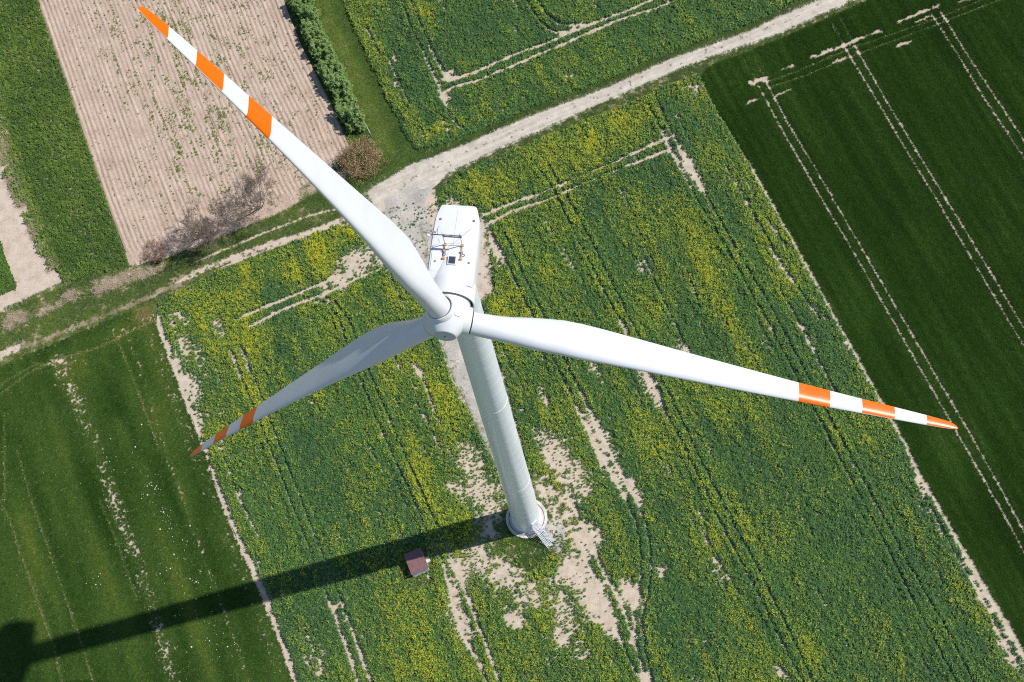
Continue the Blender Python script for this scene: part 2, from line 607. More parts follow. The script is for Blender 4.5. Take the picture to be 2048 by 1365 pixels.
def rape_plant(seed, n_leaf, n_flower, h=0.62, R=0.20):
    rng = np.random.default_rng(seed)
    V, F, Mi = [], [], []
    for k in range(n_leaf):
        a = rng.uniform(0, 2 * math.pi)
        z = h * (0.15 + 0.8 * (k / n_leaf) ** 0.8) * rng.uniform(.8, 1.1)
        L = (0.24 - 0.15 * (z / h)) * rng.uniform(.8, 1.3) + 0.04
        W = L * rng.uniform(.4, .6)
        d = np.array([math.cos(a), math.sin(a), 0])
        s = np.array([-math.sin(a), math.cos(a), 0])
        off = rng.normal(0, R * .42, 2)
        b = np.array([off[0], off[1], z])
        up = rng.uniform(-0.15, 0.75)
        p0 = b
        p1 = b + d * L * .5 + np.array([0, 0, L * up * .6])
        p2 = b + d * L + np.array([0, 0, L * (up * .6 - .2)])
        o = len(V)
        tw = np.array([0, 0, rng.uniform(-.3, .3) * W])
        V += [p0 - s * W * .2, p0 + s * W * .2, p1 - s * W * .5 - tw, p1 + s * W * .5 + tw, p2 - s * W * .15, p2 + s * W * .15]
        F += [(o, o + 1, o + 3, o + 2), (o + 2, o + 3, o + 5, o + 4)]
        Mi += [0, 0]
    for k in range(n_flower):
        a = rng.uniform(0, 2 * math.pi)
        r = R * math.sqrt(rng.random()) * 1.1
        c = np.array([r * math.cos(a), r * math.sin(a), h * rng.uniform(.88, 1.2)])
        for j in range(6):
            q = c + rng.normal(0, .032, 3)
            n1 = rng.normal(0, 1, 3) + np.array([0.7, .3, 2.0])
            n1 /= np.linalg.norm(n1)
            u = np.cross(n1, [0.3, .5, .2])
            u /= np.linalg.norm(u)
            v = np.cross(n1, u)
            e = rng.uniform(.017, .028)
            o = len(V)
            V += [q - u * e, q - v * e, q + u * e, q + v * e]
            F.append((o, o + 1, o + 2, o + 3))
            Mi.append(1)
    return mesh_from('rape_plant_%d' % seed, V, F, [RAPELEAF, RAPEFLOWER], Mi)


def source_collection(name, meshes):
    c = bpy.data.collections.new(name)
    for i, m in enumerate(meshes):
        o = bpy.data.objects.new('%s_%02d' % (name, i), m)
        c.objects.link(o)
    return c


def scatter(name, P, z, scale, idx, tint, coll, label, cat, rng, tiltmax=0.12):
    n = len(P)
    me = bpy.data.meshes.new(name)
    me.vertices.add(n)
    co = np.column_stack([P, np.full(n, z) if np.isscalar(z) else z]).astype(np.float32)
    me.vertices.foreach_set('co', co.ravel())
    for nm, typ, val in (('sc', 'FLOAT', scale), ('tint', 'FLOAT', tint), ('idx', 'INT', idx)):
        a = me.attributes.new(nm, typ, 'POINT')
        a.data.foreach_set('value', np.asarray(val, np.int32 if typ == 'INT' else np.float32))
    r = np.column_stack([rng.normal(0, tiltmax, n), rng.normal(0, tiltmax, n), rng.uniform(0, 2 * math.pi, n)]).astype(np.float32)
    a = me.attributes.new('rot', 'FLOAT_VECTOR', 'POINT')
    a.data.foreach_set('vector', r.ravel())
    o = obj(name, me)
    ng = bpy.data.node_groups.new(name + '_nodes', 'GeometryNodeTree')
    ng.interface.new_socket('Geometry', in_out='INPUT', socket_type='NodeSocketGeometry')
    ng.interface.new_socket('Geometry', in_out='OUTPUT', socket_type='NodeSocketGeometry')
    N = ng.nodes
    gi, go = N.new('NodeGroupInput'), N.new('NodeGroupOutput')
    ip = N.new('GeometryNodeInstanceOnPoints')
    ci = N.new('GeometryNodeCollectionInfo')
    ci.inputs['Collection'].default_value = coll
    ci.inputs['Separate Children'].default_value = True
    ci.inputs['Reset Children'].default_value = True

    def na(nm, t):
        k = N.new('GeometryNodeInputNamedAttribute')
        k.data_type = t
        k.inputs['Name'].default_value = nm
        return k.outputs['Attribute']
    er = N.new('FunctionNodeEulerToRotation')
    ng.links.new(na('rot', 'FLOAT_VECTOR'), er.inputs[0])
    ip.inputs['Pick Instance'].default_value = True
    ng.links.new(gi.outputs[0], ip.inputs['Points'])
    ng.links.new(ci.outputs[0], ip.inputs['Instance'])
    ng.links.new(na('idx', 'INT'), ip.inputs['Instance Index'])
    ng.links.new(er.outputs[0], ip.inputs['Rotation'])
    ng.links.new(na('sc', 'FLOAT'), ip.inputs['Scale'])
    ng.links.new(ip.outputs[0], go.inputs[0])
    md = o.modifiers.new('scatter', 'NODES')
    md.node_group = ng
    return tag(o, label, cat, kind='stuff')


RAPE = source_collection('rape_source', [rape_plant(1, 24, 0), rape_plant(2, 28, 0, 0.58), rape_plant(3, 22, 2, 0.66), rape_plant(4, 22, 4, 0.68), rape_plant(5, 20, 7, 0.7), rape_plant(6, 18, 11, 0.72)])


def tuft(seed, n, R, h0, h1, wid, lean, mat):
    V, F = blade_quads(np.random.default_rng(seed), n, R, h0, h1, wid, lean)
    return mesh_from('tuft_%d' % seed, V, F, mat)


CEREAL = source_collection('cereal_source', [tuft(20 + i, 48, 0.18, 0.2, 0.38, 0.034, (0.5, 1.35), CEREALLEAF) for i in range(4)])
GRASS = source_collection('grass_source', [tuft(30 + i, 26, 0.16, 0.10, 0.26, 0.032, (0.5, 1.4), GRASSLEAF) for i in range(4)])
REED = source_collection('reed_source', [tuft(40 + i, 30, 0.18, 0.4, 0.9, 0.035, (0.7, 1.6), STRAW) for i in range(3)])


def weed(seed):
    rng = np.random.default_rng(seed)
    V, F = [], []
    for k in range(16):
        a = rng.uniform(0, 2 * math.pi)
        L = rng.uniform(.08, .2)
        d = np.array([math.cos(a), math.sin(a), 0])
        s = np.array([-math.sin(a), math.cos(a), 0]) * L * .3
        b = np.array([*rng.normal(0, .05, 2), rng.uniform(0, .1)])
        o = len(V)
        up = rng.uniform(.1, .9)
        V += [b - s * .4, b + s * .4, b + d * L * .6 + s + np.array([0, 0, L * up]), b + d * L * .6 - s + np.array([0, 0, L * up]), b + d * L + np.array([0, 0, L * up * .7])]
        F += [(o, o + 1, o + 2, o + 3), (o + 3, o + 2, o + 4)]
    return mesh_from('weed_%d' % seed, V, F, GRASSLEAF)


WEED = source_collection('weed_source', [weed(50 + i) for i in range(3)])

# ------------------------------------------------------------------ wheel tracks in the crops (each wheel line)
TRAM = [
    [(1350, 320), (1382, 380), (1427, 457), (1515, 609), (1663, 887), (1770, 1090), (1834, 1218), (1930, 1400)],
    [(1398, 365), (1445, 454), (1533, 602), (1684, 884), (1816, 1129), (1876, 1232), (1965, 1400)],
    [(1125, 419), (1164, 496), (1209, 587), (1252, 668), (1300, 757), (1450, 1065), (1503, 1164), (1585, 1328), (1625, 1400)],
    [(1139, 405), (1181, 482), (1223, 566), (1276, 672), (1330, 775), (1450, 1019), (1496, 1100), (1557, 1221), (1624, 1360), (1650, 1410)],
    [(981, 464), (1016, 531), (1041, 584), (1062, 626), (1110, 725), (1195, 900), (1243, 982), (1270, 1043), (1281, 1091), (1283, 1140), (1277, 1190), (1268, 1225), (1275, 1290), (1290, 1380)],
    [(1009, 468), (1051, 559), (1083, 623), (1130, 722), (1222, 907), (1270, 996), (1291, 1043), (1301, 1105), (1303, 1146), (1294, 1200), (1284, 1242), (1291, 1310), (1308, 1365), (1320, 1410)],
    [(1090, 900), (1123, 965), (1147, 1013), (1178, 1078), (1205, 1139), (1236, 1194), (1257, 1242), (1270, 1293), (1294, 1355), (1310, 1410)],
    [(1100, 965), (1151, 1071), (1178, 1132), (1212, 1201), (1236, 1269), (1260, 1320), (1281, 1361), (1300, 1410)],
    [(461, 700), (503, 802), (543, 900), (608, 1067), (656, 1191), (697, 1303), (735, 1410)],
    [(482, 693), (524, 792), (564, 900), (629, 1067), (680, 1191), (720, 1300), (760, 1410)],
    [(630, 606), (657, 609), (679, 637), (691, 679), (713, 742), (748, 824), (771, 877), (798, 938), (828, 1000), (858, 1070), (884, 1119), (908, 1208), (925, 1269), (963, 1331), (990, 1410)],
    [(645, 596), (668, 602), (700, 644), (734, 734), (771, 819), (795, 877), (821, 932), (850, 996), (880, 1060), (905, 1122), (935, 1190), (949, 1228), (976, 1300), (1000, 1361), (1020, 1410)],
    [(963, 433), (1030, 405), (1079, 389), (1125, 370), (1216, 331), (1287, 299), (1350, 271)],
    [(967, 454), (1030, 422), (1086, 405), (1132, 384), (1209, 352), (1280, 324), (1340, 299)],
    [(475, 640), (527, 616), (598, 588), (650, 566), (700, 545)],
    [(500, 653), (520, 644), (577, 616), (633, 595), (700, 567), (760, 540)],
    [(1062, 320), (1097, 366), (1125, 415)], [(1097, 331), (1114, 362), (1139, 405)],
    [(1292, 205), (1318, 250), (1350, 320)], [(1310, 190), (1340, 262), (1398, 365)],
    [(803, -40), (803, 0), (821, 53), (842, 95), (870, 155), (887, 193), (900, 235)],
    [(815, -40), (821, 0), (845, 56), (866, 105), (887, 144), (900, 165)],
    [(887, 160), (905, 162), (961, 141), (1032, 109), (1102, 84), (1172, 53), (1242, 28), (1306, 0), (1370, -40)],
    [(890, 185), (905, 176), (968, 158), (1032, 130), (1102, 100), (1172, 70), (1242, 39), (1313, 18), (1348, 4), (1420, -35)],
    [(1040, -40), (1053, 0), (1070, 32), (1091, 56), (1116, 67), (1150, 62)],
    [(1060, -40), (1074, 0), (1091, 28), (1112, 46), (1141, 53), (1172, 50)],
]
TRAM = [GL(EXT(t)) for t in TRAM]
ROWGAP = [GL(t) for t in [
    [(775, 116), (821, 211)], [(735, 60), (760, 110)], [(1450, 330), (1500, 420), (1570, 540), (1640, 640)], [(1535, 440), (1575, 500)], [(1560, 580), (1640, 720)],
    [(1540, 500), (1580, 560)], [(1620, 690), (1680, 800)], [(1240, 380), (1262, 420)], [(1290, 520), (1330, 610), (1370, 690), (1400, 740)], [(1090, 440), (1105, 470)],
    [(1380, 560), (1400, 620)], [(905, 240), (930, 262)], [(440, 890), (480, 1000), (520, 1080)], [(350, 700), (380, 790)], [(1400, 1055), (1425, 1095)], [(1430, 1115), (1480, 1190)],
    [(1830, 960), (1900, 1090), (1960, 1190), (2020, 1310)], [(760, 640), (800, 740)], [(830, 730), (850, 770), (880, 850)], [(850, 830), (880, 900)]]]

# bare or thin places: (px x, px y, half-width m across rows, half-length m along rows, strength)
BARE = [
    (940, 925, 2.2, 4.5, .72), (965, 985, 2.6, 3.2, .8), (920, 985, 2.2, 2.6, .6), (1115, 915, 2.5, 4.0, .9), (1150, 955, 3.0, 4.6, .66), (1090, 880, 2.0, 3.5, .6), (1200, 880, 1.7, 5.0, .75),
    (1300, 770, 1.2, 5.5, .8), (1235, 950, 1.6, 4.5, .62), (1270, 985, 1.1, 2.4, .85), (1175, 1080, 2.4, 3.0, .72), (1150, 1145, 2.4, 3.2, 1.1), (1190, 1200, 2.2, 4.5, 1.1), (1215, 1240, 1.4, 3.0, 1.1),
    (1262, 1190, 1.5, 2.4, 1.1), (1130, 1225, 2.0, 4.0, .7), (1125, 1275, 1.3, 2.2, .95), (1030, 1240, 1.5, 1.7, 1.0), (960, 1120, 3.6, 3.2, .7), (1010, 1150, 3.4, 3.6, .7), (925, 1140, 2.0, 3.4, .75),
    (1060, 1190, 3.2, 3.0, .55), (925, 1245, 1.3, 3.5, 1.0), (915, 1200, 1.1, 3.0, .9), (1165, 1310, 1.4, 2.6, .55), (1380, 335, 1.1, 4.0, 1.1), (1402, 372, .7, 2.0, 1.0),
    (715, 525, 3.2, 2.8, 1.0), (680, 560, 1.6, 2.4, .9), (760, 500, 3.0, 3.0, .9), (650, 575, .9, 1.4, .8), (370, 700, 2.3, 5.0, .55), (385, 780, 1.8, 4.0, .8), (395, 840, 1.1, 3.5, .8), (440, 655, 1.4, 2.6, .6),
    (360, 640, 2.6, 3.0, .45), (405, 720, 2.0, 4.0, .45), (640, 1330, 2.0, 3.0, .5), (620, 1290, 1.2, 3.0, .45), (990, 490, .7, 3.0, .9), (1000, 510, .9, 2.6, .8), (845, 430, 2.2, 3.0, .9), (905, 420, 3, 2, .7),
    (900, 150, 1.3, 1.2, .9), (890, 195, 1.0, 2.0, .8), (1190, 740, .8, 2.4, .7), (1090, 800, .9, 3.0, .65), (1250, 655, .6, 1.8, .8), (1840, 960, .5, 3.0, .6), (1960, 1190, .6, 4.0, .8), (2010, 1290, .8, 4, .9),
    (1545, 660, .9, 1.6, .4), (1365, 700, .9, 3.4, .6), (1440, 1150, .5, 2.5, .6), (1415, 1080, .6, 1.2, .5), (1560, 1345, .9, 1.0, .9), (840, 745, .7, 1.6, .8), (1320, 1140, .9, 1.6, .6), (1080, 1060, 1.5, 1.5, .9),
    (1055, 1120, 1.8, 1.6, .8), (835, 1125, 2.0, 2.3, 1.1), (848, 1163, 1.4, .8, 1.0), (1390, 180, 1.2, 2.0, .5), (1150, 150, 1.6, 1.0, .4), (795, 180, .5, 3.0, .5), (1330, 60, .5, .5, .5),
]
# bloom: (px x, px y, half-width, half-length, boost)
BLOOM = [
    (740, 900, 5.0, 12, .25), (830, 960, 3.0, 9, .35), (520, 800, 3.0, 8, .2), (1040, 640, 4.0, 7, .3), (450, 600, 4, 3, .25),
    (640, 510, 2.2, 5.0, .75), (580, 545, 2.6, 3.4, .45), (500, 560, 2.0, 3.0, .5), (690, 470, 2.5, 2.0, .5), (700, 580, 1.8, 2.5, .45), (800, 590, 2.4, 5.0, .55), (510, 690, 1.6, 4.0, .5), (500, 660, 1.2, 3, .4),
    (960, 365, 3.0, 3.4, .7), (1000, 350, 2.4, 3.0, .4), (1080, 310, 6, 3, .3), (1240, 240, 3.5, 2.5, .5), (1180, 290, 3.0, 3.0, .3), (860, 780, 1.4, 9, .55), (905, 900, 2.2, 6.0, .5), (820, 880, 2.6, 9, .3), (770, 740, 2.0, 6.0, .3),
    (1010, 600, 2.5, 5.0, .45), (1090, 560, 3.0, 6.0, .35), (1400, 520, 2.0, 8.0, .4), (1460, 640, 1.4, 9.0, .55), (1500, 700, 1.4, 6.0, .5), (1570, 440, 1.0, 7.0, .5), (1350, 430, 3, 6, .3), (1520, 840, 1.6, 9.0, .35),
    (1760, 1260, 1.6, 8.0, .5), (1790, 1340, 1.4, 4.0, .55), (1680, 1120, 1.6, 8.0, .3), (1600, 960, 2.0, 8.0, .3), (1120, 1000, .8, 4.0, .8), (1135, 1045, .8, 2.6, .9), (1108, 1115, .9, .7, 1.0), (1010, 985, 1.0, 1.5, .9),
    (1400, 1170, 2.5, 7.0, .25), (1450, 1240, 2.5, 6.0, .3), (870, 265, 2.4, 1.4, .7), (930, 250, 4.0, 1.5, .4), (760, 110, 1.4, 9.0, .4), (800, 200, 1.4, 7.0, .4), (1380, 110, 3.5, 1.2, .5), (1200, 185, 4.0, 1.4, .4), (730, 70, 1.2, 5.0, .4),
    (1690, 620, 1, 6, .35), (1820, 960, 1.0, 5.0, .4), (1320, 1290, 3.0, 4.0, .25), (890, 1340, 3, 4, .2), (690, 800, 2, 5, .2), (1290, 880, 1.6, 6, .3), (1430, 150, 1.5, 3, .35), (1160, 820, 2.0, 6, .3), (420, 620, 1.2, 2, .4)
]


PALE = [(690, 1310, 3, 8, 1), (1000, 425, 7, 3, .9), (475, 725, 2.0, 2.8, .9), (1000, 125, 14, 3, .9), (1180, 65, 14, 3, .9), (875, 130, 2, 4, .8), (560, 615, 8, 2.5, .9), (1320, 295, 6, 3, .8), (1210, 890, 3, 9, .8), (940, 1240, 3, 9, .9), (1200, 1150, 4, 12, .7)]
DULL = [(1620, 820, 16, 30, .16), (1700, 1020, 9, 24, .30), (1850, 1200, 5, 20, .25), (1380, 1180, 8, 9, .16), (640, 960, 8, 14, .2), (1200, 470, 5, 8, .2), (600, 730, 5, 6, .2), (1560, 800, 7, 10, .2), (560, 600, 5, 4, .2), (1000, 60, 9, 6, .18), (1470, 440, 2, 8, .25), (1330, 300, 4, 4, .1), (700, 1250, 5, 10, .12)]


def blobs(P, lst, soft=0.95):
    r = np.zeros(len(P))
    for (u, v, wx, wl, s) in lst:
        q = P - G(u, v)
        a, b = q @ E1, q @ E2
        r = np.maximum(r, s * np.exp(-((a / wl) ** 2 + (b / wx) ** 2) ** soft))
    return r


junction_poly = GL([(730, 440), (800, 405), (872, 395), (880, 420), (868, 560), (842, 592), (805, 548), (765, 522), (735, 480)])
tower_hole = np.array([[3.4 * math.cos(t), 3.4 * math.sin(t)] for t in np.linspace(0, 2 * math.pi, 24)[:-1]])
path_line = GL([(800, 420), (850, 480), (890, 560), (915, 640), (945, 730), (985, 850), (1030, 960)])
path_left = GL([(838, 440), (860, 560), (880, 690), (902, 755), (924, 800), (946, 843), (975, 905), (1005, 965), (1035, 1010)])
path_right = GL([(966, 430), (976, 470), (988, 550), (990, 585), (966, 607), (985, 680), (1012, 760), (1040, 860), (1060, 950), (1080, 1000)])
path_poly = np.vstack([path_left, path_right[::-1]])


def rape_field(name, poly, label, seed):
    rng = np.random.default_rng(seed)
    P = candidates(poly, 0.25, 0.28, seed=seed)
    rc = rowc(P)
    dens = np.ones(len(P)) * 1.0
    sz = np.ones(len(P))
    BB = np.maximum(blobs(P, BARE), blobs(P, PALE))
    dt = np.full(len(P), 9.0)
    for T in TRAM:
        d = dist(P, T)
        dt = np.where(BB < .3, np.minimum(dt, d), dt)
        wv = 0.275 + 0.14 * np.clip(BB, 0, 1) + 0.05 * (fbm(P, 2.5, 31) - .5)
        dens *= sstep(wv * .95, wv * 1.05, d)
    for T in ROWGAP:
        d = dist(P, T)
        wv = 0.22 * (0.4 + 1.2 * fbm(P, 1.2, 44))
        dens *= sstep(wv * .7, wv * 1.4, d)
    b = blobs(P, BARE)
    nz = fbm(P, 1.1, 12, 3)
    nl = fbm(P, 3.5, 15, 2)
    if name == 'rapeseed_crop':
        rb = np.hypot(P[:, 0], P[:, 1])
        b = np.maximum(b, .78 * np.exp(-(rb / 7.5) ** 4))
        b = np.maximum(b, .9 * inside(P, junction_poly))
        b = b * (1 + .22 * np.exp(-(np.hypot(P[:, 0] - 4, P[:, 1] + 4) / 13.0) ** 2))
    ns = fbm(P, .55, 17, 2)
    x = np.clip(b + ((nz - .5) * .5 + (ns - .5) * .75 + (nl - .5) * .25) * np.clip(b * 3, 0, 1), 0, 1.2)
    p = np.interp(x, [0, .18, .42, .7, .95, 1.1], [1, .95, .58, .27, .07, .02])
    dens *= np.clip(p, 0.012, 1)
    sz *= np.interp(b, [0, .25, .6, 1.0], [1, .92, .6, .46])
    # small random drill gaps along rows
    rg = fbm(np.stack([rc[:, 0] / 5.0, rc[:, 1] / 0.45], 1), 1.0, 22, 2)
    dens *= np.where((rg < 0.25) & (dt > .8), 0.3, 1)
    if name == 'rapeseed_crop':
        dens *= ~inside(P, tower_hole)
        inp = inside(P, path_poly)
        dens *= np.where(inp, 0.0, 1)
    ok = rng.random(len(P)) < dens
    P, rc, sz, b, dt = P[ok], rc[ok], sz[ok], b[ok], dt[ok]
    n = len(P)
    st = fbm(np.stack([rc[:, 0] / 9.0, rc[:, 1] / 1.5], 1), 1.0, 27, 3)
    br = fbm(P, 9.0, 35, 3)
    fl = (0.21 if name == 'rapeseed_crop' else .11) + 0.75 * (st - .45) + 0.6 * (br - .45) + .82 * blobs(P, BLOOM) * (.6 + .8 * fbm(P, 1.2, 37, 2))
    fl = fl - blobs(P, DULL)
    fl = np.clip(fl, 0.02, 1.25)
    r = rng.random(n)
    lev = fl * 1.15 + rng.normal(0, 0.24, n)
    idx = np.where(lev < .30, rng.integers(0, 2, n), np.where(lev < .52, 2, np.where(lev < .78, 3, np.where(lev < 1.08, 4, 5))))
    hv = fbm(P, 0.9, 50, 2)
    scale = sz * (0.62 + 0.68 * hv) * rng.uniform(.75, 1.25, n)
    scale = np.where((dt < .75) & (b < .35), np.maximum(scale, 1.02) * 1.15, scale)  # plants beside wheel tracks enlarged so that they shade the gaps
    tint = np.clip(0.42 + 0.5 * (fbm(P, 6.0, 60, 3) - .5) + 0.45 * (fl - .32) + rng.normal(0, .16, n), 0, 1)
    return scatter(name, P, 0.0, scale, idx, tint, RAPE, label, 'rapeseed', rng)


rape_field('rapeseed_crop', main_poly, 'green and yellow flowering rapeseed crop around the wind turbine', 1)
rape_field('upper_rapeseed_crop', up_poly, 'flowering rapeseed crop on the far side of the gravel road', 2)

# ------------------------------------------------------------------ cereals
RT = [GL(EXT(t)) for t in [
    [(1517, 172), (1573, 274), (1629, 373), (1693, 480), (1923, 880), (1962, 948), (2008, 1029), (2048, 1104), (2110, 1215)],
    [(1533, 165), (1573, 241), (1629, 334), (1714, 480), (1947, 880), (1983, 944), (2047, 1061), (2110, 1170)],
    [(1689, 95), (1735, 169), (1805, 288), (1875, 401), (1921, 480), (2048, 692), (2120, 812)],
    [(1710, 92), (1770, 197), (1840, 313), (1911, 429), (1942, 480), (2048, 656), (2120, 776)],
    [(1863, 28), (1911, 102), (1974, 204), (2048, 316), (2120, 428)],
    [(1882, 25), (1946, 127), (2048, 281), (2120, 392)]]]
RLIGHT = [GL(EXT(t)) for t in [[(1535, 165), (1600, 141), (1706, 96), (1868, 40), (1990, -10)], [(1535, 177), (1610, 152), (1720, 107), (1868, 52), (2000, 0)],
                          [(1480, 105), (1500, 140), (1517, 165)], [(1505, 100), (1515, 130), (1535, 165)], [(1660, 40), (1689, 90)], [(1680, 35), (1708, 88)]]]
RPATCH = [  # from, to, half width m
    ((1503, 166), (1531, 158), .55), ((1490, 209), (1516, 198), .32), ((1555, 190), (1580, 180), .3), ((1566, 140), (1587, 132), .32), ((1624, 116), (1704, 85), .42), ((1704, 84), (1762, 62), .36),
    ((1664, 126), (1690, 117), .28), ((1797, 45), (1878, 12), .36), ((1833, 44), (1858, 34), .25), ((1793, 94), (1819, 85), .4), ((1917, 6), (1950, -6), .3)]


def cereal(name, poly, label, cat, seed, fn, sp=(0.21, 0.235)):
    rng = np.random.default_rng(seed)
    P = candidates(poly, sp[0], sp[1], seed=seed)
    dens, tint, scale = fn(P, rng)
    ok = rng.random(len(P)) < dens
    P, tint, scale = P[ok], tint[ok], scale[ok]
    n = len(P)
    return scatter(name, P, 0.005, scale * rng.uniform(.85, 1.2, n), rng.integers(0, 4, n), np.clip(tint + rng.normal(0, .07, n), 0, 1), CEREAL, label, cat, rng)


def right_fn(P, rng):
    n = len(P)
    rc = rowc(P)
    dens = np.ones(n)
    tint = 0.20 + 0.55 * (fbm(np.stack([rc[:, 0] / 14, rc[:, 1] / .8], 1), 1.0, 3, 3) - .5) + 0.35 * (fbm(P, 12, 9, 2) - .5)
    tint += 0.10 * (np.sin(rc[:, 1] * 2 * math.pi / 1.5) > .75)
    scale = np.ones(n)
    for i, T in enumerate(RT):
        d = dist(P, T)
        wv = 0.20 + .03 * (vnoise(P, 1.5, 5) - .5)
        dens *= sstep(wv * .95, wv * 1.05, d)
        scale *= np.where(d < .45, .85, 1)
    for T in RLIGHT:
        d = dist(P, T)
        k = 1 - sstep(.12, .3, d)
        tint += .38 * k
        scale *= 1 - .5 * k
    for a, b, hw in RPATCH:
        d = dist(P, GL([a, b]))
        dens *= sstep(hw * .6, hw * 1.4, d + .6 * (fbm(P, .6, 21) - .5))
    e = dist(P, GL(RIGHT_EDGE[2:]))
    dens *= sstep(0.0, .35, e)
    return dens, tint, scale


cereal('cereal_crop', right_poly, 'dark green cereal crop with pale tramlines right of the rapeseed', 'cereal crop', 21, right_fn)

S1 = GL(EXT([(112, 715), (150, 790), (191, 895), (246, 1050), (273, 1122), (301, 1208), (328, 1293), (345, 1361), (360, 1410)]))
S2 = GL(EXT([(253, 660), (292, 774), (316, 851), (345, 940), (390, 1060), (420, 1150), (470, 1280), (500, 1380)]))
S3 = GL(EXT([(280, 610), (310, 690), (370, 850), (410, 960), (480, 1130), (560, 1340), (580, 1410)]))
YEL = [GL([(240, 850), (290, 960), (330, 1080), (370, 1180), (400, 1260), (430, 1380)]), GL([(125, 900), (170, 1020), (215, 1140), (270, 1300), (300, 1390)]), GL([(0, 900), (50, 1050), (110, 1200), (150, 1365)])]
FINE = [GL(EXT(t)) for t in [[(0, 1000), (20, 1040), (40, 1100), (110, 1300), (130, 1390)], [(35, 900), (60, 990), (120, 1160), (170, 1310), (195, 1390)], [(0, 790), (60, 745), (130, 715), (200, 695), (310, 640)],
                        [(0, 770), (70, 730), (150, 725)], [(240, 690), (275, 780), (320, 900)], [(200, 1000), (240, 1100), (275, 1200)], [(10, 830), (10, 1000)]]]


def left_fn(P, rng):
    n = len(P)
    rc = rowc(P)
    dens = np.ones(n)
    scale = np.ones(n) * .85
    tint = 0.48 + 0.55 * (fbm(np.stack([rc[:, 0] / 13, rc[:, 1] / 2.6], 1), 1.0, 13, 3) - .5) + 0.2 * (fbm(P, 9, 19, 2) - .5)
    for i, T in enumerate(YEL):
        d = dist(P, T)
        tint += (.20, .12, .16)[i] * np.exp(-(d / (1.3, .9, 2.0)[i]) ** 2)
    for T in FINE:
        k = 1 - sstep(.1, .3, dist(P, T))
        tint += .3 * k
        scale *= 1 - .3 * k
    nz = fbm(P, 0.8, 41, 3)
    nl = fbm(P, 5, 43, 2)
    for T, wv, s in ((S1, 1.3, .86), (S2, .5, .6), (S3, 1.5, .5)):
        d = dist(P, T)
        k = np.exp(-(d / wv) ** 2) * s * (.5 + nl)
        dens *= 1 - .9 * np.clip(sstep(.25, 1.15, k * .85 + (nz - .5) * .6 + (rng.random(n) - .5) * 1.0), 0, 1) * np.clip(k * 2, 0, 1)
        tint += .22 * k
    k = np.exp(-(np.hypot(*(P - G(290, 625)).T) / 2.0) ** 2) + .7 * np.exp(-(np.hypot(*(P - G(240, 665)).T) / 2.2) ** 2) + .5 * np.exp(-(np.hypot(*(P - G(140, 735)).T) / 2.4) ** 2)
    tint += .5 * k
    dens *= 1 - .5 * np.clip(k, 0, 1) * (nz > .45)
    dens *= sstep(0, .3, dist(P, GL(LEFT_EDGE)))
    return dens, tint, scale


cereal('young_cereal_crop', left_poly, 'streaky green young cereal crop crossed by the tower shadow', 'cereal crop', 22, left_fn)


# ------------------------------------------------------------------ grasses, weeds, reeds
def grass(name, poly, fn, label, cat, seed, coll=GRASS, sp=0.24, nk=4, ang=RA):
    rng = np.random.default_rng(seed)
    P = candidates(poly, sp, sp, seed=seed, ang=ang)
    dens, tint, scale = fn(P, rng)
    ok = rng.random(len(P)) < dens
    P, tint, scale = P[ok], tint[ok], scale[ok]
    n = len(P)
    return scatter(name, P, 0.03, scale * rng.uniform(.75, 1.3, n), rng.integers(0, nk, n), np.clip(tint + rng.normal(0, .1, n), 0, 1), coll, label, cat, rng)


def verge_fn(P, rng):
    ax = GL([(640, -40), (655, 40), (700, 130), (740, 215), (775, 300)])
    d = dist(P, ax)
    t = .46 - .28 * sstep(.6, 2.2, d) + .3 * (fbm(P, 2.5, 3) - .5)
    return np.full(len(P), .95), t + .16, .8 + .7 * fbm(P, .8, 5)


grass('verge_grass', verge_poly, verge_fn, 'bright green grass strip between the hedge and the upper rapeseed', 'grass', 31, sp=.2)

reed_poly = GL([(-90, 690), (-90, 655), (0, 632), (60, 618), (130, 588), (200, 562), (262, 544), (330, 526), (330, 540), (262, 566), (200, 590), (130, 610), (60, 640), (0, 668)])
RUTS = [GL([(740, 420), (697, 436), (620, 466), (541, 489), (471, 515), (409, 538), (350, 568)]), GL([(700, 412), (620, 432), (559, 455), (506, 476), (436, 505), (383, 529)]), GL([(45, 690), (0, 713), (-60, 742)]),
        GL([(697, 448), (606, 474), (527, 503), (436, 538)]), GL([(345, 572), (290, 598), (200, 636), (100, 676), (20, 706), (-80, 748)])]


def track_fn(P, rng):
    nz = fbm(P, .8, 61, 3)
    nl = fbm(P, 4, 63, 2)
    dens = np.full(len(P), .93)
    for T, wv in zip(RUTS, (.5, .2, .7, .22, .42)):
        d = dist(P, T)
        dens *= 1 - .95 * np.clip(1.4 * np.exp(-(d / wv) ** 2) * (.4 + 1.2 * nz), 0, 1)
    d0 = np.hypot(*(P - G(355, 570)).T)
    dens *= 1 - .9 * np.exp(-(d0 / 1.4) ** 2)
    dens *= np.where(nz + .4 * nl > .92, .3, 1)
    dens *= np.where(inside(P, reed_poly), .6, 1)
    t = .42 + .5 * (nl - .5) + .4 * (nz - .5)
    return dens, t, np.full(len(P), 1.0)


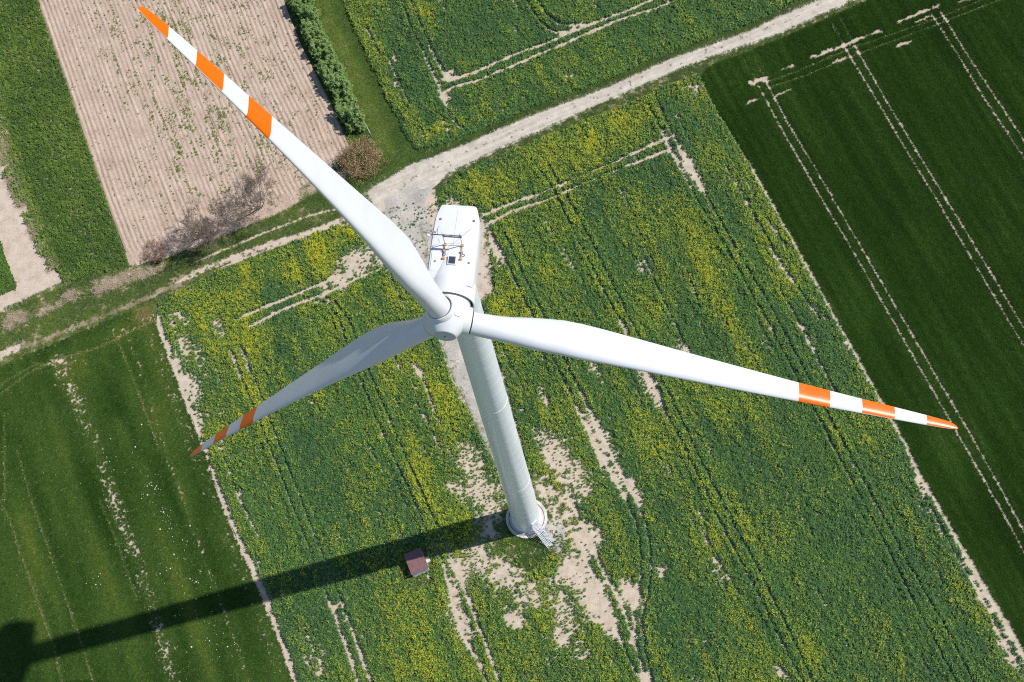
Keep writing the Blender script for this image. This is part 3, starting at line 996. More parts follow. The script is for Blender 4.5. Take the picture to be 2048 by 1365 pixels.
grass('track_grass', track_poly, track_fn, 'patchy grass along the rutted farm track', 'grass', 32, sp=.23)
RUTMAT = SOIL
for i, (T, wv) in enumerate(zip(RUTS[:4], (.58, .2, .7, .24))):
    tt = resample(T, 60)
    dd = np.gradient(tt, axis=0)
    nn = np.stack([-dd[:, 1], dd[:, 0]], 1) / np.hypot(*dd.T)[:, None]
    taper = np.clip(np.minimum(np.arange(60), np.arange(60)[::-1]) / 6.0, .15, 1)[:, None]
    quilt('wheel_rut', tt + nn * wv * taper, tt - nn * wv * taper, 0.034, SOIL, 90, 5, lambda P, T_: 0.02 * np.sin(math.pi * T_) * 0 + 0.01 * (fbm(P, .7, 3) - .5), .3)


road_mid = (resample(GL(ROAD_N), 80) + resample(GL(ROAD_S), 80)) / 2
road_poly = np.vstack([GL(ROAD_N), GL(ROAD_S)[::-1]])
grass('road_weeds', road_poly, lambda P, r: (.10 * np.exp(-(dist(P, road_mid) / .35) ** 2) * (fbm(P, 1.5, 65) > .45) + .35 * sstep(.3, .0, np.minimum(dist(P, GL(ROAD_N)), dist(P, GL(ROAD_S)))), .45 + .8 * (fbm(P, .8, 66) - .4), np.full(len(P), .75)),
      'sparse low weeds on the crown and edges of the gravel road', 'weeds', 44, sp=.24)
bpy.data.objects['road_weeds'].location.z = .05


def margin_fn(P, rng):
    nz = fbm(P, .9, 71, 3)
    return np.where(nz > .52, .35, .85), .3 + .5 * (nz - .4), np.full(len(P), 1.0)


grass('road_margin_grass', margin_poly, margin_fn, 'ragged grass on the margin between gravel road and rapeseed', 'grass', 33, sp=.22)
grass('upper_margin_grass', nmargin_poly, lambda P, r: (np.full(len(P), .9), .22 + .5 * (fbm(P, 1.2, 75) - .4), np.full(len(P), 1.1)), 'dark grass fringe along the far edge of the gravel road', 'grass', 34, sp=.21)


def strip_plant(seed):
    me = rape_plant(seed, 20, 0, 0.5, .22)
    me.materials.clear()
    me.materials.append(GRASSLEAF)
    return me


def strip_fn(P, rng):
    rc = rowc(P)
    nz = fbm(P, 1.0, 81, 3)
    row = np.sin(rc[:, 1] * 2 * math.pi / 0.8)
    edge = GL([(0, 260), (40, 370), (85, 480), (112, 540)])
    d = dist(P, edge)
    thin = np.exp(-((dist(P, GL([(30, -20), (95, 180), (140, 380), (200, 500)])) - 0) / 1.6) ** 2)
    dens = np.where((row > .5) & (nz + .25 * thin > .47), .25, .9)
    t = .34 + .45 * (fbm(P, 5, 83, 3) - .42) + .35 * (nz - .5) + .22 * (row > .5) * thin + .55 * np.exp(-(d / 1.3) ** 2) * nz
    return dens, t, .55 + .75 * nz


grass('strip_crop', strip_poly, strip_fn, 'leafy green crop strip beside the ploughed field', 'crop', 35, coll=source_collection('strip_source', [strip_plant(70 + i) for i in range(4)]), nk=4, sp=.25)
left_green = GL([(-320, 0), (-90, 380), (-5, 470), (12, 520), (34, 576), (0, 592), (-320, 712)])
grass('corner_crop', left_green, lambda P, r: (np.full(len(P), .97), .3 + .5 * (fbm(P, 2, 85) - .5), np.full(len(P), 1.5)), 'small corner of green crop at the picture edge beside bare soil', 'crop', 36, coll=WEED, nk=3, sp=.17)
grass('dry_reeds', reed_poly, lambda P, r: (np.clip(2.2 * (fbm(P, 1.8, 91) - .40), 0, 1), .5 + .6 * (fbm(P, .8, 93) - .5), np.full(len(P), .8)), 'tan dry reeds lining the ditch beside the track', 'reeds', 37, coll=REED, nk=3, sp=.26)
edge_poly = GL([(-60, 130), (0, 170), (22, 300), (58, 400), (92, 470), (118, 535), (98, 545), (70, 480), (35, 405), (-5, 320), (-60, 260)])
grass('dry_edge_grass', edge_poly, lambda P, r: (np.clip(1.6 * (fbm(P, 1.6, 95) - .3), 0, 1), .4 + .6 * (fbm(P, .8, 97) - .5), np.full(len(P), .9)), 'straggling dry tall grass at the left end of the crop strip', 'grass', 38, coll=REED, nk=3, sp=.33)
grass('edge_weeds', edge_poly, lambda P, r: (np.clip(1.7 * (fbm(P, 1.3, 99) - .25), 0, 1), .35 + .9 * (fbm(P, 1.0, 98) - .4), np.full(len(P), 2.2)), 'dull green weeds among the dry grass beside bare soil', 'weeds', 39, coll=WEED, nk=3, sp=.3)

plough_poly = np.vstack([pl, pr_[::-1]])


def weeds_fn(P, rng):
    c = G(395, 140)
    q = rowc(P - c)
    m = np.exp(-((q[:, 1] / 11.5) ** 2)) * np.exp(-((q[:, 0] / 26.0) ** 4))
    row = fbm(np.stack([rowc(P)[:, 0] / 3.2, rowc(P)[:, 1] / .38], 1), 1.0, 5, 3)
    nz = fbm(P, 1.2, 7, 3)
    big = fbm(P, 6, 9, 2)
    k = sstep(.50, .64, row * .62 + nz * .38 + .07 * (big - .5))
    return np.clip(m * k * .8 + .008, 0, 1), .40 + .5 * (nz - .5), .35 + .8 * nz * rng.random(len(P))


grass('field_weeds', plough_poly, weeds_fn, 'small green weeds growing in rows on the ploughed field', 'weeds', 40, coll=WEED, nk=3, sp=.21, ang=RA)
for _o in (bpy.data.objects['field_weeds'],):
    _o.location.z = 0.08


def path_fn(P, rng):
    nz = fbm(P, .9, 111, 3)
    dl = np.minimum(dist(P, path_left), dist(P, path_right))
    low = sstep(-14, 0, -np.abs(P[:, 1] - 4)) * 0
    near = np.exp(-(np.hypot(P[:, 0], P[:, 1] - 2) / 7.0) ** 2)
    return np.clip(.75 * np.exp(-(dl / .7) ** 2) * (nz > .42) + near * (nz > .40) * .8 + .02, 0, 1), .45 + .9 * (nz - .5) + .15 * near, np.full(len(P), .9)


grass('path_grass', path_poly, path_fn, 'thin grass creeping over the access path behind the tower', 'grass', 41, sp=.22)
base_poly = GL([(1000, 940), (1120, 940), (1150, 1060), (1130, 1130), (1060, 1150), (990, 1110), (985, 1000)])


def base_fn(P, rng):
    r = np.hypot(P[:, 0], P[:, 1])
    nz = fbm(P, .9, 121, 3)
    g = G(1075, 1115)
    k = np.exp(-(np.hypot(*(P - g).T) / 2.4) ** 2)
    k2 = np.exp(-(np.hypot(*(P - G(1035, 1085)).T) / 2.3) ** 2)
    dens = np.clip(k * 1.3 + k2 * 1.2 + .35 * (nz > .55) + .3 * np.exp(-((r - 3.2) / .5) ** 2), 0, .97) * (r > 3.05)
    ap = inside(P, GL([(1090, 1050), (1120, 1040), (1138, 1075), (1130, 1100), (1100, 1103), (1085, 1085)]))
    dens *= np.where(ap, .12, 1) * np.where(fbm(P, .5, 125) > .46, 1, .35)
    return dens, .34 + .6 * (nz - .5) - .18 * k, np.full(len(P), 1.15)


grass('tower_base_grass', base_poly, base_fn, 'rough grass round the foot of the tower below the stairs', 'grass', 42, sp=.17)
shed_poly = GL([(795, 1095), (850, 1075), (885, 1150), (850, 1175), (800, 1170)])
grass('shed_grass', shed_poly, lambda P, r: (np.where(fbm(P, .9, 131) > .42, .8, .15), .3 + .5 * (fbm(P, .7, 133) - .5), np.full(len(P), 1.0)), 'short grass round the small brown-roofed shed', 'grass', 43, sp=.2)

# pale stones in the young cereal field
STONE = ground_mat('field_stone', [(0.3, (0.5, 0.46, 0.40)), (0.7, (0.66, 0.61, 0.55))], 2.0, 9.0, 0.4, 0.02)


def stone_mesh(seed):
    bm = bmesh.new()
    bmesh.ops.create_icosphere(bm, subdivisions=1, radius=0.5)
    rg = random.Random(seed)
    for v in bm.verts:
        v.co *= rg.uniform(.7, 1.2)
        v.co.z = max(v.co.z * .5, -.1)
    me = bpy.data.meshes.new('stone_%d' % seed)
    bm.to_mesh(me)
    bm.free()
    me.materials.append(STONE)
    return me


rng = np.random.default_rng(77)
cl = [(228, 925, 20, 7), (300, 975, 25, 25), (330, 1020, 22, 18), (345, 1050, 18, 12), (380, 1080, 25, 22), (340, 1130, 22, 14), (400, 1150, 20, 22), (192, 1155, 14, 10), (375, 1210, 30, 16), (470, 1290, 14, 10), (430, 1300, 30, 10),
      (270, 900, 30, 8), (215, 1000, 60, 8), (100, 985, 30, 4), (430, 1240, 25, 8), (380, 1330, 30, 6)]
pp, ss = [], []
for (u, v, s, k) in cl:
    for _ in range(k):
        pp.append(G(u + rng.normal(0, s * .55), v + rng.normal(0, s * .9)))
        ss.append(rng.uniform(.12, .3) if rng.random() < .25 else rng.uniform(.07, .16))
pp = np.array(pp)
scatter('field_stones', pp, .22, np.array(ss), rng.integers(0, 3, len(pp)), rng.random(len(pp)), source_collection('stone_source', [stone_mesh(i) for i in range(3)]),
        'pale stones scattered through the young cereal field', 'stones', rng, .3)
pp = np.vstack([candidates(GL([(1080, 1030), (1142, 1030), (1142, 1106), (1085, 1106)]), .3, .3, seed=5), candidates(GL([(775, 392), (860, 380), (845, 460), (868, 590), (940, 800), (900, 740), (850, 560), (810, 470)]), .45, .45, seed=6)])
pp = pp[rng.random(len(pp)) < .5]
scatter('loose_gravel', pp, .08, rng.uniform(.05, .16, len(pp)), rng.integers(0, 3, len(pp)), rng.random(len(pp)), bpy.data.collections['stone_source'], 'loose grey gravel on the access path and by the stairs', 'gravel', rng, .3)

#PART2
# ------------------------------------------------------------------ paints and metals
def paint(name, col, rough=0.32, var=0.06, scale=1.2, spec=0.5, coat=0.0, bumps=0.0):
    m, n, b = new_mat(name)
    tc = n.nodes.new('ShaderNodeTexCoord')
    f = noise(n, tc.outputs['Object'], scale, 5, 0.6)
    lo = tuple(c * (1 - var) for c in col)
    hi = tuple(min(1, c * (1 + var)) for c in col)
    c = ramp(n, f, [(0.3, lo), (0.7, hi)])
    n.links.new(c, b.inputs['Base Color'])
    r = ramp(n, f, [(0.3, (rough * .85,) * 3), (0.7, (min(1, rough * 1.2),) * 3)])
    n.links.new(r, b.inputs['Roughness'])
    b.inputs['Specular IOR Level'].default_value = spec
    b.inputs['Coat Weight'].default_value = coat
    b.inputs['Coat Roughness'].default_value = 0.12
    if bumps:
        f2 = noise(n, tc.outputs['Object'], scale * 8, 3, 0.6)
        bump(n, b, f2, bumps, 0.01)
    return m


BLADEWHITE = paint('blade_gelcoat', (0.60, 0.62, 0.645), 0.30, 0.035, 0.35)
ORANGE = paint('orange_marking', (0.88, 0.135, 0.002), 0.28, 0.04, 0.6)
TOWERPAINT = paint('tower_paint', (0.77, 0.82, 0.87), 0.30, 0.006, 0.2, coat=0.2)
SEAMPAINT = paint('weld_seam_paint', (0.80, 0.84, 0.87), 0.35, 0.03)
NACWHITE = paint('nacelle_gelcoat', (0.66, 0.67, 0.68), 0.34, 0.03, 0.7)
SPINWHITE = paint('spinner_gelcoat', (0.60, 0.62, 0.635), 0.30, 0.03, 0.7)
NOSESHADE = paint('nose_plate_shade', (0.46, 0.50, 0.53), 0.4, 0.03)  # bluish grey paints in the shade of the plate facing away from the sun
DARK = paint('gap_shade_and_hook_black', (0.07, 0.075, 0.08), 0.6, 0.2)  # black painted as shade in the blade root gaps; also colours the nose hook
DGREY = paint('dark_grey_metal', (0.13, 0.15, 0.17), 0.45, 0.2)
GALV = paint('galvanised_steel', (0.50, 0.53, 0.55), 0.42, 0.12, 4.0)
BLUERAIL = paint('blue_grey_rail', (0.16, 0.21, 0.32), 0.4, 0.1)
AMBER = paint('amber_anchor', (0.72, 0.30, 0.03), 0.4, 0.1)
BLUE = paint('blue_mark', (0.05, 0.10, 0.45), 0.4, 0.1)
GLASS = paint('skylight_glass', (0.05, 0.065, 0.09), 0.12, 0.25, 3.0)
CONC = ground_mat('foundation_concrete', [(0.3, (0.42, 0.40, 0.37)), (0.55, (0.56, 0.53, 0.50)), (0.75, (0.64, 0.61, 0.57))], 1.2, 8.0, 0.3, 0.02)
RUST = ground_mat('rusty_joint', [(0.3, (0.16, 0.10, 0.06)), (0.7, (0.34, 0.25, 0.18))], 2.5, 9.0, 0.4, 0.02)
ROOFBROWN = paint('brown_roof_sheet', (0.175, 0.085, 0.085), 0.55, 0.14, 2.2, bumps=.3)
WALLWHITE = paint('white_kiosk_wall', (0.70, 0.71, 0.70), 0.6, 0.06, 2.0)
REDPAINT = paint('red_post_paint', (0.72, 0.04, 0.035), 0.45, 0.1)
BARK = paint('grey_brown_bark', (0.15, 0.115, 0.10), 0.9, 0.3, 3.0, spec=.15)
TWIG = paint('bare_twig_bark', (0.175, 0.135, 0.105), 0.9, 0.3, 1.0, spec=.15)
REDTWIG = paint('reddish_twig_bark', (0.28, 0.165, 0.12), 0.9, 0.3, 1.0, spec=.15)
BUDS = leaf_mat('brown_bud_leaf', [(0, (0.17, 0.11, 0.045)), (0.6, (0.32, 0.23, 0.10)), (1, (0.50, 0.40, 0.22))], 0.15, 0.7, attr=None)
HEDGELEAF = leaf_mat('hedge_leaf', [(0, (0.13, 0.225, 0.06)), (0.5, (0.22, 0.34, 0.10)), (1, (0.34, 0.45, 0.16))], 0.25, 0.6, attr=None)
WOODPOST = paint('weathered_post_wood', (0.30, 0.27, 0.23), 0.85, 0.2, 4.0)
WIREM = paint('fence_wire_zinc', (0.42, 0.45, 0.45), 0.5, 0.1)
SCRAP = paint('white_scrap_film', (0.75, 0.76, 0.76), 0.5, 0.05)

# ------------------------------------------------------------------ wind turbine
HUB_H = 91.053
HUB_Y = -4.497
TILT = rad(5.0)
AX = Vector((0, -math.cos(TILT), math.sin(TILT)))          # upwind
UPV = Vector((0, math.sin(TILT), math.cos(TILT)))
XV = Vector((1, 0, 0))
HUB = Vector((0, HUB_Y, HUB_H))

wt = tag(empty('wind_turbine', (0, 0, 0)), 'white three-bladed wind turbine with orange-banded blade tips standing in the rapeseed', 'wind turbine')

TB, TT, TH = 2.05, 1.46, HUB_H - 1.9


def tr(z):
    return TB + (TT - TB) * z / TH


prof = [(TB + .10, .30), (TB + .10, .46), (tr(.46), .46)] + [(tr(z), z) for z in np.linspace(1.0, TH, 60)]
V, F = lathe(prof, 96)
tower = obj('tower', mesh_from('tower', V, F, TOWERPAINT), wt)
auto_smooth(tower, 30)
sm = {}
zz = 3.1
k = 0
while zz < TH - 2:
    big = k in (7, 19)
    rr, hh = tr(zz), (0.05 if big else 0.018)
    V, F = lathe([(rr - .01, zz - hh), (rr + (.022 if big else .005), zz - hh * .6), (rr + (.022 if big else .005), zz + hh * .6), (rr - .01, zz + hh)], 72)
    o = obj('flange_ring' if big else 'weld_seam', mesh_from('weld_seam', V, F, SEAMPAINT, smooth=True), tower)
    zz += 2.75
    k += 1
# door of the tower, facing the stairs
da = math.atan2(-.69, .72)
Rd = Matrix.Rotation(da, 3, 'Z')
mb = MB()
mb.box(Rd @ Vector((TB - .005, 0, 3.0)), (.09, .95, 2.2), Rd)
mb.build('tower_door', TOWERPAINT, wt)

# nacelle: lofted sections from rear to front
secs = []


def nsec(y, hw, top, ch, bot, rt=0.28):
    # right half then mirrored; x,z relative to hub axis height
    pts = [(0, top), (hw - ch - .25, top), (hw - ch * .6, top - .05), (hw - .05, top - ch * .8), (hw, top - ch * 1.4), (hw, 0.0), (hw - .06, bot + .55), (hw - .5, bot), (0, bot - .02)]
    full = pts + [(-x, z) for x, z in pts[-2:0:-1]]
    return [(x, y, HUB_H + z) for x, z in full]


for y, hw, top, ch, bot in ((5.25, 1.44, 1.27, .12, -1.75), (5.18, 1.53, 1.33, .14, -1.85), (5.0, 1.62, 1.35, .16, -1.9), (4.1, 1.88, 1.44, .2, -1.95), (3.2, 1.96, 1.48, .22, -1.9), (1.0, 2.0, 1.50, .22, -1.95),
                            (-1.2, 2.0, 1.50, .24, -1.95), (-1.9, 1.96, 1.48, .3, -1.9), (-2.1, 1.86, 1.42, .35, -1.8)):
    secs.append(nsec(y, hw, top, ch, bot))
m_ = len(secs[0])
V = [p for s_ in secs for p in s_]
F = []
for i in range(len(secs) - 1):
    for j in range(m_):
        a, b = i * m_ + j, i * m_ + (j + 1) % m_
        F.append((a, b, b + m_, a + m_))
F.append(tuple(range(m_)))
F.append(tuple(range((len(secs) - 1) * m_, len(secs) * m_))[::-1])
nac = obj('nacelle', mesh_from('nacelle', V, F, NACWHITE), wt)
auto_smooth(nac, 28)
TOPZ = HUB_H + 1.5
# centre seam, roof panels and lifting points
mb = MB()
for (ya, za), (yb, zb) in zip([(5.0, 1.34), (4.1, 1.44), (3.2, 1.48), (1.0, 1.5)][:-1], [(4.1, 1.44), (3.2, 1.48), (1.0, 1.5)]):
    mb.bar((0, ya, HUB_H + za), (0, yb, HUB_H + zb), .025, 6)
mb.build('roof_seam', BLUERAIL if False else paint('seam_sealant', (0.45, 0.52, 0.58), .5), nac)
for (cx, cy, sx, sy) in ((1.15, -.35, .95, 1.9), (-1.35, .2, .75, 2.3)):
    MB().box((cx, cy, TOPZ + .006), (sx, sy, .02)).build('roof_panel', NACWHITE, nac)
for (u, v) in ((881.6, 438), (948.5, 442), (870, 523), (937.7, 526.6)):
    x, y = G(u, v, TOPZ)
    MB().box((x, y, TOPZ + .02), (.15, .15, .08)).build('lifting_point', paint('lifting_point_steel', (.22, .17, .16), .6) if 'lifting_point_steel' not in bpy.data.materials else bpy.data.materials['lifting_point_steel'], nac)
# raised fairing in front of the hatch, swelling towards the rotor
V, F = [], []
ny, nx = 14, 13
for i in range(ny):
    t = i / (ny - 1)
    y = 0.75 - 2.45 * t
    hw = .42 + 1.12 * t ** .9
    zt = 1.53 + .26 * t ** 1.15
    for j in range(nx):
        s_ = -1 + 2 * j / (nx - 1)
        e = max(0, 1 - abs(s_) ** 2.6)
        z = 1.49 + (zt - 1.49) * e ** .6 - .22 * t * s_ * s_
        V.append((s_ * hw, y, HUB_H + z))
for i in range(ny - 1):
    for j in range(nx - 1):
        a = i * nx + j
        F.append((a, a + 1, a + nx + 1, a + nx))
o = obj('front_fairing', mesh_from('front_fairing', V, F, NACWHITE, smooth=True), nac)
# skylight hatch
x0, y0 = G(904, 520.5, TOPZ + .25)
hatch = MB().box((x0, y0, TOPZ + .12), (.72, .80, .26)).build('roof_hatch', NACWHITE, nac)
MB().box((x0, y0, TOPZ + .255), (.56, .64, .03)).build('skylight_pane', GLASS, hatch)
# safety rails with amber anchors
for side, pts in (('l', ((890.4, 489), (889, 502), (887, 516))), ('r', ((925, 491), (923.4, 504), (921.8, 518)))):
    W = [Vector((*G(u, v, TOPZ + .15), TOPZ + .15)) for u, v in pts]
    rail = MB().bar(W[0], W[2], .035, 8).build('anchor_rail', BLUERAIL, nac)
    for q in W:
        MB().box(q - Vector((0, 0, .05)), (.2, .16, .22)).build('rail_bracket', AMBER, rail)
    q = W[2] + (W[0] - W[2]) * .3 + Vector((.12 if side == 'r' else -.03, 0, -.13))
    V, F = lathe([(.09, 0), (.16, 0), (.16, .012), (.09, .012), (.09, 0)], 16)
    MB().add([(a + q.x, b + q.y, c + TOPZ + .008) for a, b, c in V], F).build('blue_ring_mark', BLUE, nac)
# weather mast: two posts, cross bars, sensors, stays
mast = empty('weather_mast', (0, 0, 0))
mast.parent = wt
PL = Vector((*G(890.4, 489, TOPZ), TOPZ))
PR = Vector((*G(925, 491, TOPZ), TOPZ))
MH = 1.9
for q in (PL, PR):
    MB().bar(q, q + Vector((0, 0, MH)), .04, 8).build('mast_post', GALV, mast)
    MB().bar(q + Vector((0, 0, MH * .95)), q + Vector((0, 1.7, 0.02)) + Vector((-.7 if q is PL else .7, 0, 0)), .012, 6).build('mast_stay', GALV, mast)
    MB().bar(q + Vector((0, 0, MH)), q + Vector((0, 0, MH + .42)), .022, 6).build('lightning_rod', DGREY, mast)
for hz, r_ in ((MH, .05), (MH - .3, .06), (.25, .025)):
    e = Vector((.45, 0, 0))
    a = PL + Vector((0, 0, hz))
    b = PR + Vector((0, 0, hz))
    if hz == MH:
        a = a - Vector((.8, 0, 0))
    MB().bar(a, b + (Vector((.12, 0, 0)) if hz != .25 else Vector()), r_, 8).build('mast_crossbar', DGREY if hz > 1 else GALV, mast)
an = PL + Vector((-.8, 0, MH))
ao = MB().bar(an, an + Vector((0, 0, .35)), .025, 8).build('anemometer', DGREY, mast)
for k in range(3):
    t = 2 * math.pi * k / 3 + .3
    c = an + Vector((.2 * math.cos(t), .2 * math.sin(t), .35))
    mb = MB().bar(an + Vector((0, 0, .35)), c, .012, 5)
    V, F = lathe([(.001, -.08), (.05, -.06), (.08, 0), (.07, 0), (.04, -.05), (.001, -.065)], 10)
    mb.add([(a_ + c.x, b_ + c.y, c_ + c.z) for a_, b_, c_ in V], F)
    mb.build('sensor_cup', DGREY, ao)
vn = PL + Vector((-.4, 0, MH))
vo = MB().bar(vn, vn + Vector((0, 0, .3)), .02, 6).build('wind_vane', DGREY, mast)
MB().box(vn + Vector((0, .22, .32)), (.02, .42, .16)).build('vane_fin', DGREY, vo)
for q, dx in ((PL, .1), (PR, .0), ((PL + PR) / 2, 0)):
    MB().box(q + Vector((dx, 0, MH - .12)), (.14, .14, .26)).build('sensor_box', DGREY, mast)
MB().bar(PL + Vector((-.45, 0, .25)), PL + Vector((-.45, 0, 1.0)), .02, 6).build('mast_crossbar', GALV, mast)

# cowl ring, dark gap and spinner share the tilted rotor axis
ROT = Matrix((XV, UPV.cross(XV) * 1.0, UPV)).transposed()     # placeholder frame (x, forward-ish, up)
RA4 = Matrix.Translation(HUB) @ Matrix((XV, -UPV, AX)).transposed().to_4x4()   # local z = upwind axis


def on_axis(name, prof, mat, parent, seg=72, closed=False, sm_ang=35):
    V, F = lathe(prof, seg, closed)
    V = [RA4 @ Vector(v) for v in V]
    o = obj(name, mesh_from(name, V, F, mat), parent)
    auto_smooth(o, sm_ang)
    return o


cowl = on_axis('cowl_ring', [(1.80, -3.35), (2.02, -3.15), (2.11, -2.95), (2.13, -2.8), (2.13, -1.40), (2.10, -1.32), (2.02, -1.32), (1.98, -1.40), (1.98, -2.0), (1.2, -2.2)], NACWHITE, nac)
on_axis('cowl_gap', [(1.97, -1.75), (1.2, -1.75), (1.2, -1.5), (1.0, -1.5)], DARK, cowl)
spin = on_axis('spinner', [(1.15, -1.66), (1.72, -1.60), (1.78, -1.50), (1.80, -.6), (1.79, -.1), (1.74, .3), (1.62, .68), (1.45, 1.02), (1.25, 1.34), (1.06, 1.60), (.95, 1.74), (.90, 1.78)], SPINWHITE, wt, 96, sm_ang=60)
on_axis('nose_plate', [(.93, 1.765), (.88, 1.795), (.4, 1.80), (.001, 1.80)], NOSESHADE, spin)
o = on_axis('nose_hook', [(.06, 1.79), (.06, 1.86), (.001, 1.86)], DARK, spin, 10)

# blades
PSI = -0.2331 - 0.0444
PREB = 2.0
CONE = 0.0547
PITCH = rad(87)
R0, RT_ = 2.05, 45.0
rs = [2.05, 3.0, 4.2, 5.5, 7.0, 8.5, 10.0, 11.5, 13.5, 16.0, 19.0, 22.0, 25.0, 28.0, 30.8, 32.0, 33.6, 35.0, 36.45, 38.0, 39.35, 40.8, 42.2, 43.2, 44.0, 44.55, 44.85, 45.0]
chd = np.interp(rs, [2.05, 3.0, 5.0, 7.0, 9.0, 11.0, 13.5, 17, 22, 27, 31, 36, 40, 42.5, 44, 44.55, 44.85, 45], [2.0, 2.02, 2.35, 2.95, 3.38, 3.50, 3.32, 2.95, 2.5, 2.08, 1.75, 1.38, 1.10, .90, .70, .52, .32, .10])
thk = np.interp(rs, [2.05, 3.0, 5, 8, 11, 16, 22, 30, 45], [1.0, .98, .74, .50, .37, .29, .24, .20, .17])
axf = np.interp(rs, [2.05, 3, 6, 10, 16, 45], [.5, .5, .38, .30, .28, .30])
twi = np.interp(rs, [2, 8, 12, 20, 30, 45], [13, 13, 10, 5.5, 2, 0])
circ = np.interp(rs, [2.05, 2.9, 6.5, 10], [1, 1, .35, 0])
NS = 40


def section(c, tk, af, ci):
    pts = []
    for k in range(NS):
        th = 2 * math.pi * k / NS
        x = 0.5 * (1 - math.cos(th))            # 0 at leading edge ... 1 at trailing
        yt = 5 * tk * (0.2969 * math.sqrt(x) - .1260 * x - .3516 * x * x + .2843 * x ** 3 - .1015 * x ** 4)
        cam_ = .03 * (1 - (2 * x - 1) ** 2)
        s_ = 1 if th < math.pi else -1
        ax_, ay_ = x, s_ * yt + cam_ * (1 - ci)
        cx_, cy_ = x, s_ * math.sqrt(max(0, .25 - (x - .5) ** 2)) * tk
        pts.append(((ax_ * (1 - ci) + cx_ * ci - af) * c, (ay_ * (1 - ci) + cy_ * ci) * c))
    return pts


BANDS = [(30.8, 33.6), (36.45, 39.35), (42.2, 45.1)]
for bi in range(3):
    a = PSI + bi * 2 * math.pi / 3
    rdir = XV * math.cos(a) + UPV * math.sin(a)
    tdir = UPV * math.cos(a) - XV * math.sin(a)        # in-plane, direction of growing angle
    V, F, MI = [], [], []
    for i, r in enumerate(rs):
        q = ((r - R0) / (RT_ - R0))
        cen = HUB + rdir * (r * math.cos(CONE)) + AX * (r * math.sin(CONE)) + tdir * (PREB * q * q)
        ang = rad(4.0) - rad(twi[i])
        # chord runs downwind (feathered): leading edge upwind
        cd = (-AX) * math.cos(ang) + tdir * math.sin(ang)
        td = tdir * math.cos(ang) + AX * math.sin(ang)
        for (x, y) in section(chd[i], thk[i], axf[i], circ[i]):
            V.append(cen + cd * x + td * y)
    for i in range(len(rs) - 1):
        mid = (rs[i] + rs[i + 1]) / 2
        ora = any(b0 < mid < b1 for b0, b1 in BANDS)
        for j in range(NS):
            p, q_ = i * NS + j, i * NS + (j + 1) % NS
            F.append((p, q_, q_ + NS, p + NS))
            lead = (j < 2 or j >= NS - 2)
            MI.append(1 if (ora and not (lead and mid > 36)) else 0)
    F.append(tuple(range((len(rs) - 1) * NS, len(rs) * NS)))
    MI.append(1)
    F.append(tuple(range(NS))[::-1])
    MI.append(0)
    me = mesh_from('blade', V, F, [BLADEWHITE, ORANGE], MI)
    bl = obj('blade', me, wt)
    auto_smooth(bl, 60)
    bl['label'] = ['blade reaching right across the rapeseed with red-orange bands', 'blade pointing up over the ploughed field with bright orange bands', 'lower blade in shade towards the young cereal field'][bi]
    # root collar, and a black ring that paints the shadow gap
    Z = rdir
    Y = Z.cross(AX).normalized()
    B4 = Matrix.Translation(HUB) @ Matrix((AX, Y, Z)).transposed().to_4x4()
    Vc, Fc = lathe([(1.20, .9), (1.20, 1.86), (1.16, 1.92), (1.06, 1.92)], 64)
    o = obj('root_collar', mesh_from('root_collar', [B4 @ Vector(v) for v in Vc], Fc, SPINWHITE), spin)
    auto_smooth(o, 35)
    Vc, Fc = lathe([(1.0, 1.92), (1.055, 1.935), (1.055, 1.975), (1.0, 2.0)], 64)
    o = obj('root_gap_shade', mesh_from('root_gap_shade', [B4 @ Vector(v) for v in Vc], Fc, DARK), bl)
    auto_smooth(o, 35)
# access panels on the spinner, between the collars
for th0, th1, z0, z1 in ((rad(-62), rad(-44), -1.1, -.35), (rad(-62), rad(-44), -.25, .5)):
    V, F = [], []
    for z in np.linspace(z0, z1, 6):
        rr = np.interp(z, [-1.5, -.6, 0, .55, 1.0], [1.78, 1.80, 1.79, 1.74, 1.62]) + .012
        for t in np.linspace(th0, th1, 6):
            V.append(RA4 @ Vector((rr * math.cos(t), rr * math.sin(t), z)))
    for i in range(5):
        for j in range(5):
            F.append((i * 6 + j, i * 6 + j + 1, i * 6 + j + 7, i * 6 + j + 6))
    obj('access_panel', mesh_from('access_panel', V, F, SPINWHITE, smooth=True), spin)

# ------------------------------------------------------------------ foundation ring
fd = tag(empty('foundation_ring', (0, 0, 0)), 'round pale concrete foundation at the foot of the tower', 'foundation')
V, F = lathe([(2.98, -.05), (2.98, .27), (2.94, .31), (2.60, .31), (2.58, .24)], 96)
o = obj('concrete_rim', mesh_from('concrete_rim', V, F, CONC), fd)
auto_smooth(o)
V, F = lathe([(2.62, .245), (2.46, .235)], 96)
obj('rusty_joint', mesh_from('rusty_joint', V, F, RUST), fd)
V, F = lathe([(2.47, .20), (2.47, .26), (1.9, .27)], 96)
obj('inner_slab', mesh_from('inner_slab', V, F, CONC), fd)

# ------------------------------------------------------------------ entrance stairs
LAND_Z, R_IN, R_OUT, R_END, HWID = 1.8, 2.10, 3.15, 5.25, .56
Rs = Matrix.Rotation(da, 3, 'Z')


def SP(r, t, z):
    return Rs @ Vector((r, t, z))


st = tag(empty('entrance_stairs', (SP(4.2, 0, 0).x, SP(4.2, 0, 0).y, 0)), 'galvanised metal stairs with handrails leading up to the tower door', 'stairs')
off = -Vector(st.location)


def stb(name, mb, mat=GALV):
    mb.V = [tuple(Vector(v) + off) for v in mb.V]
    return mb.build(name, mat, st)


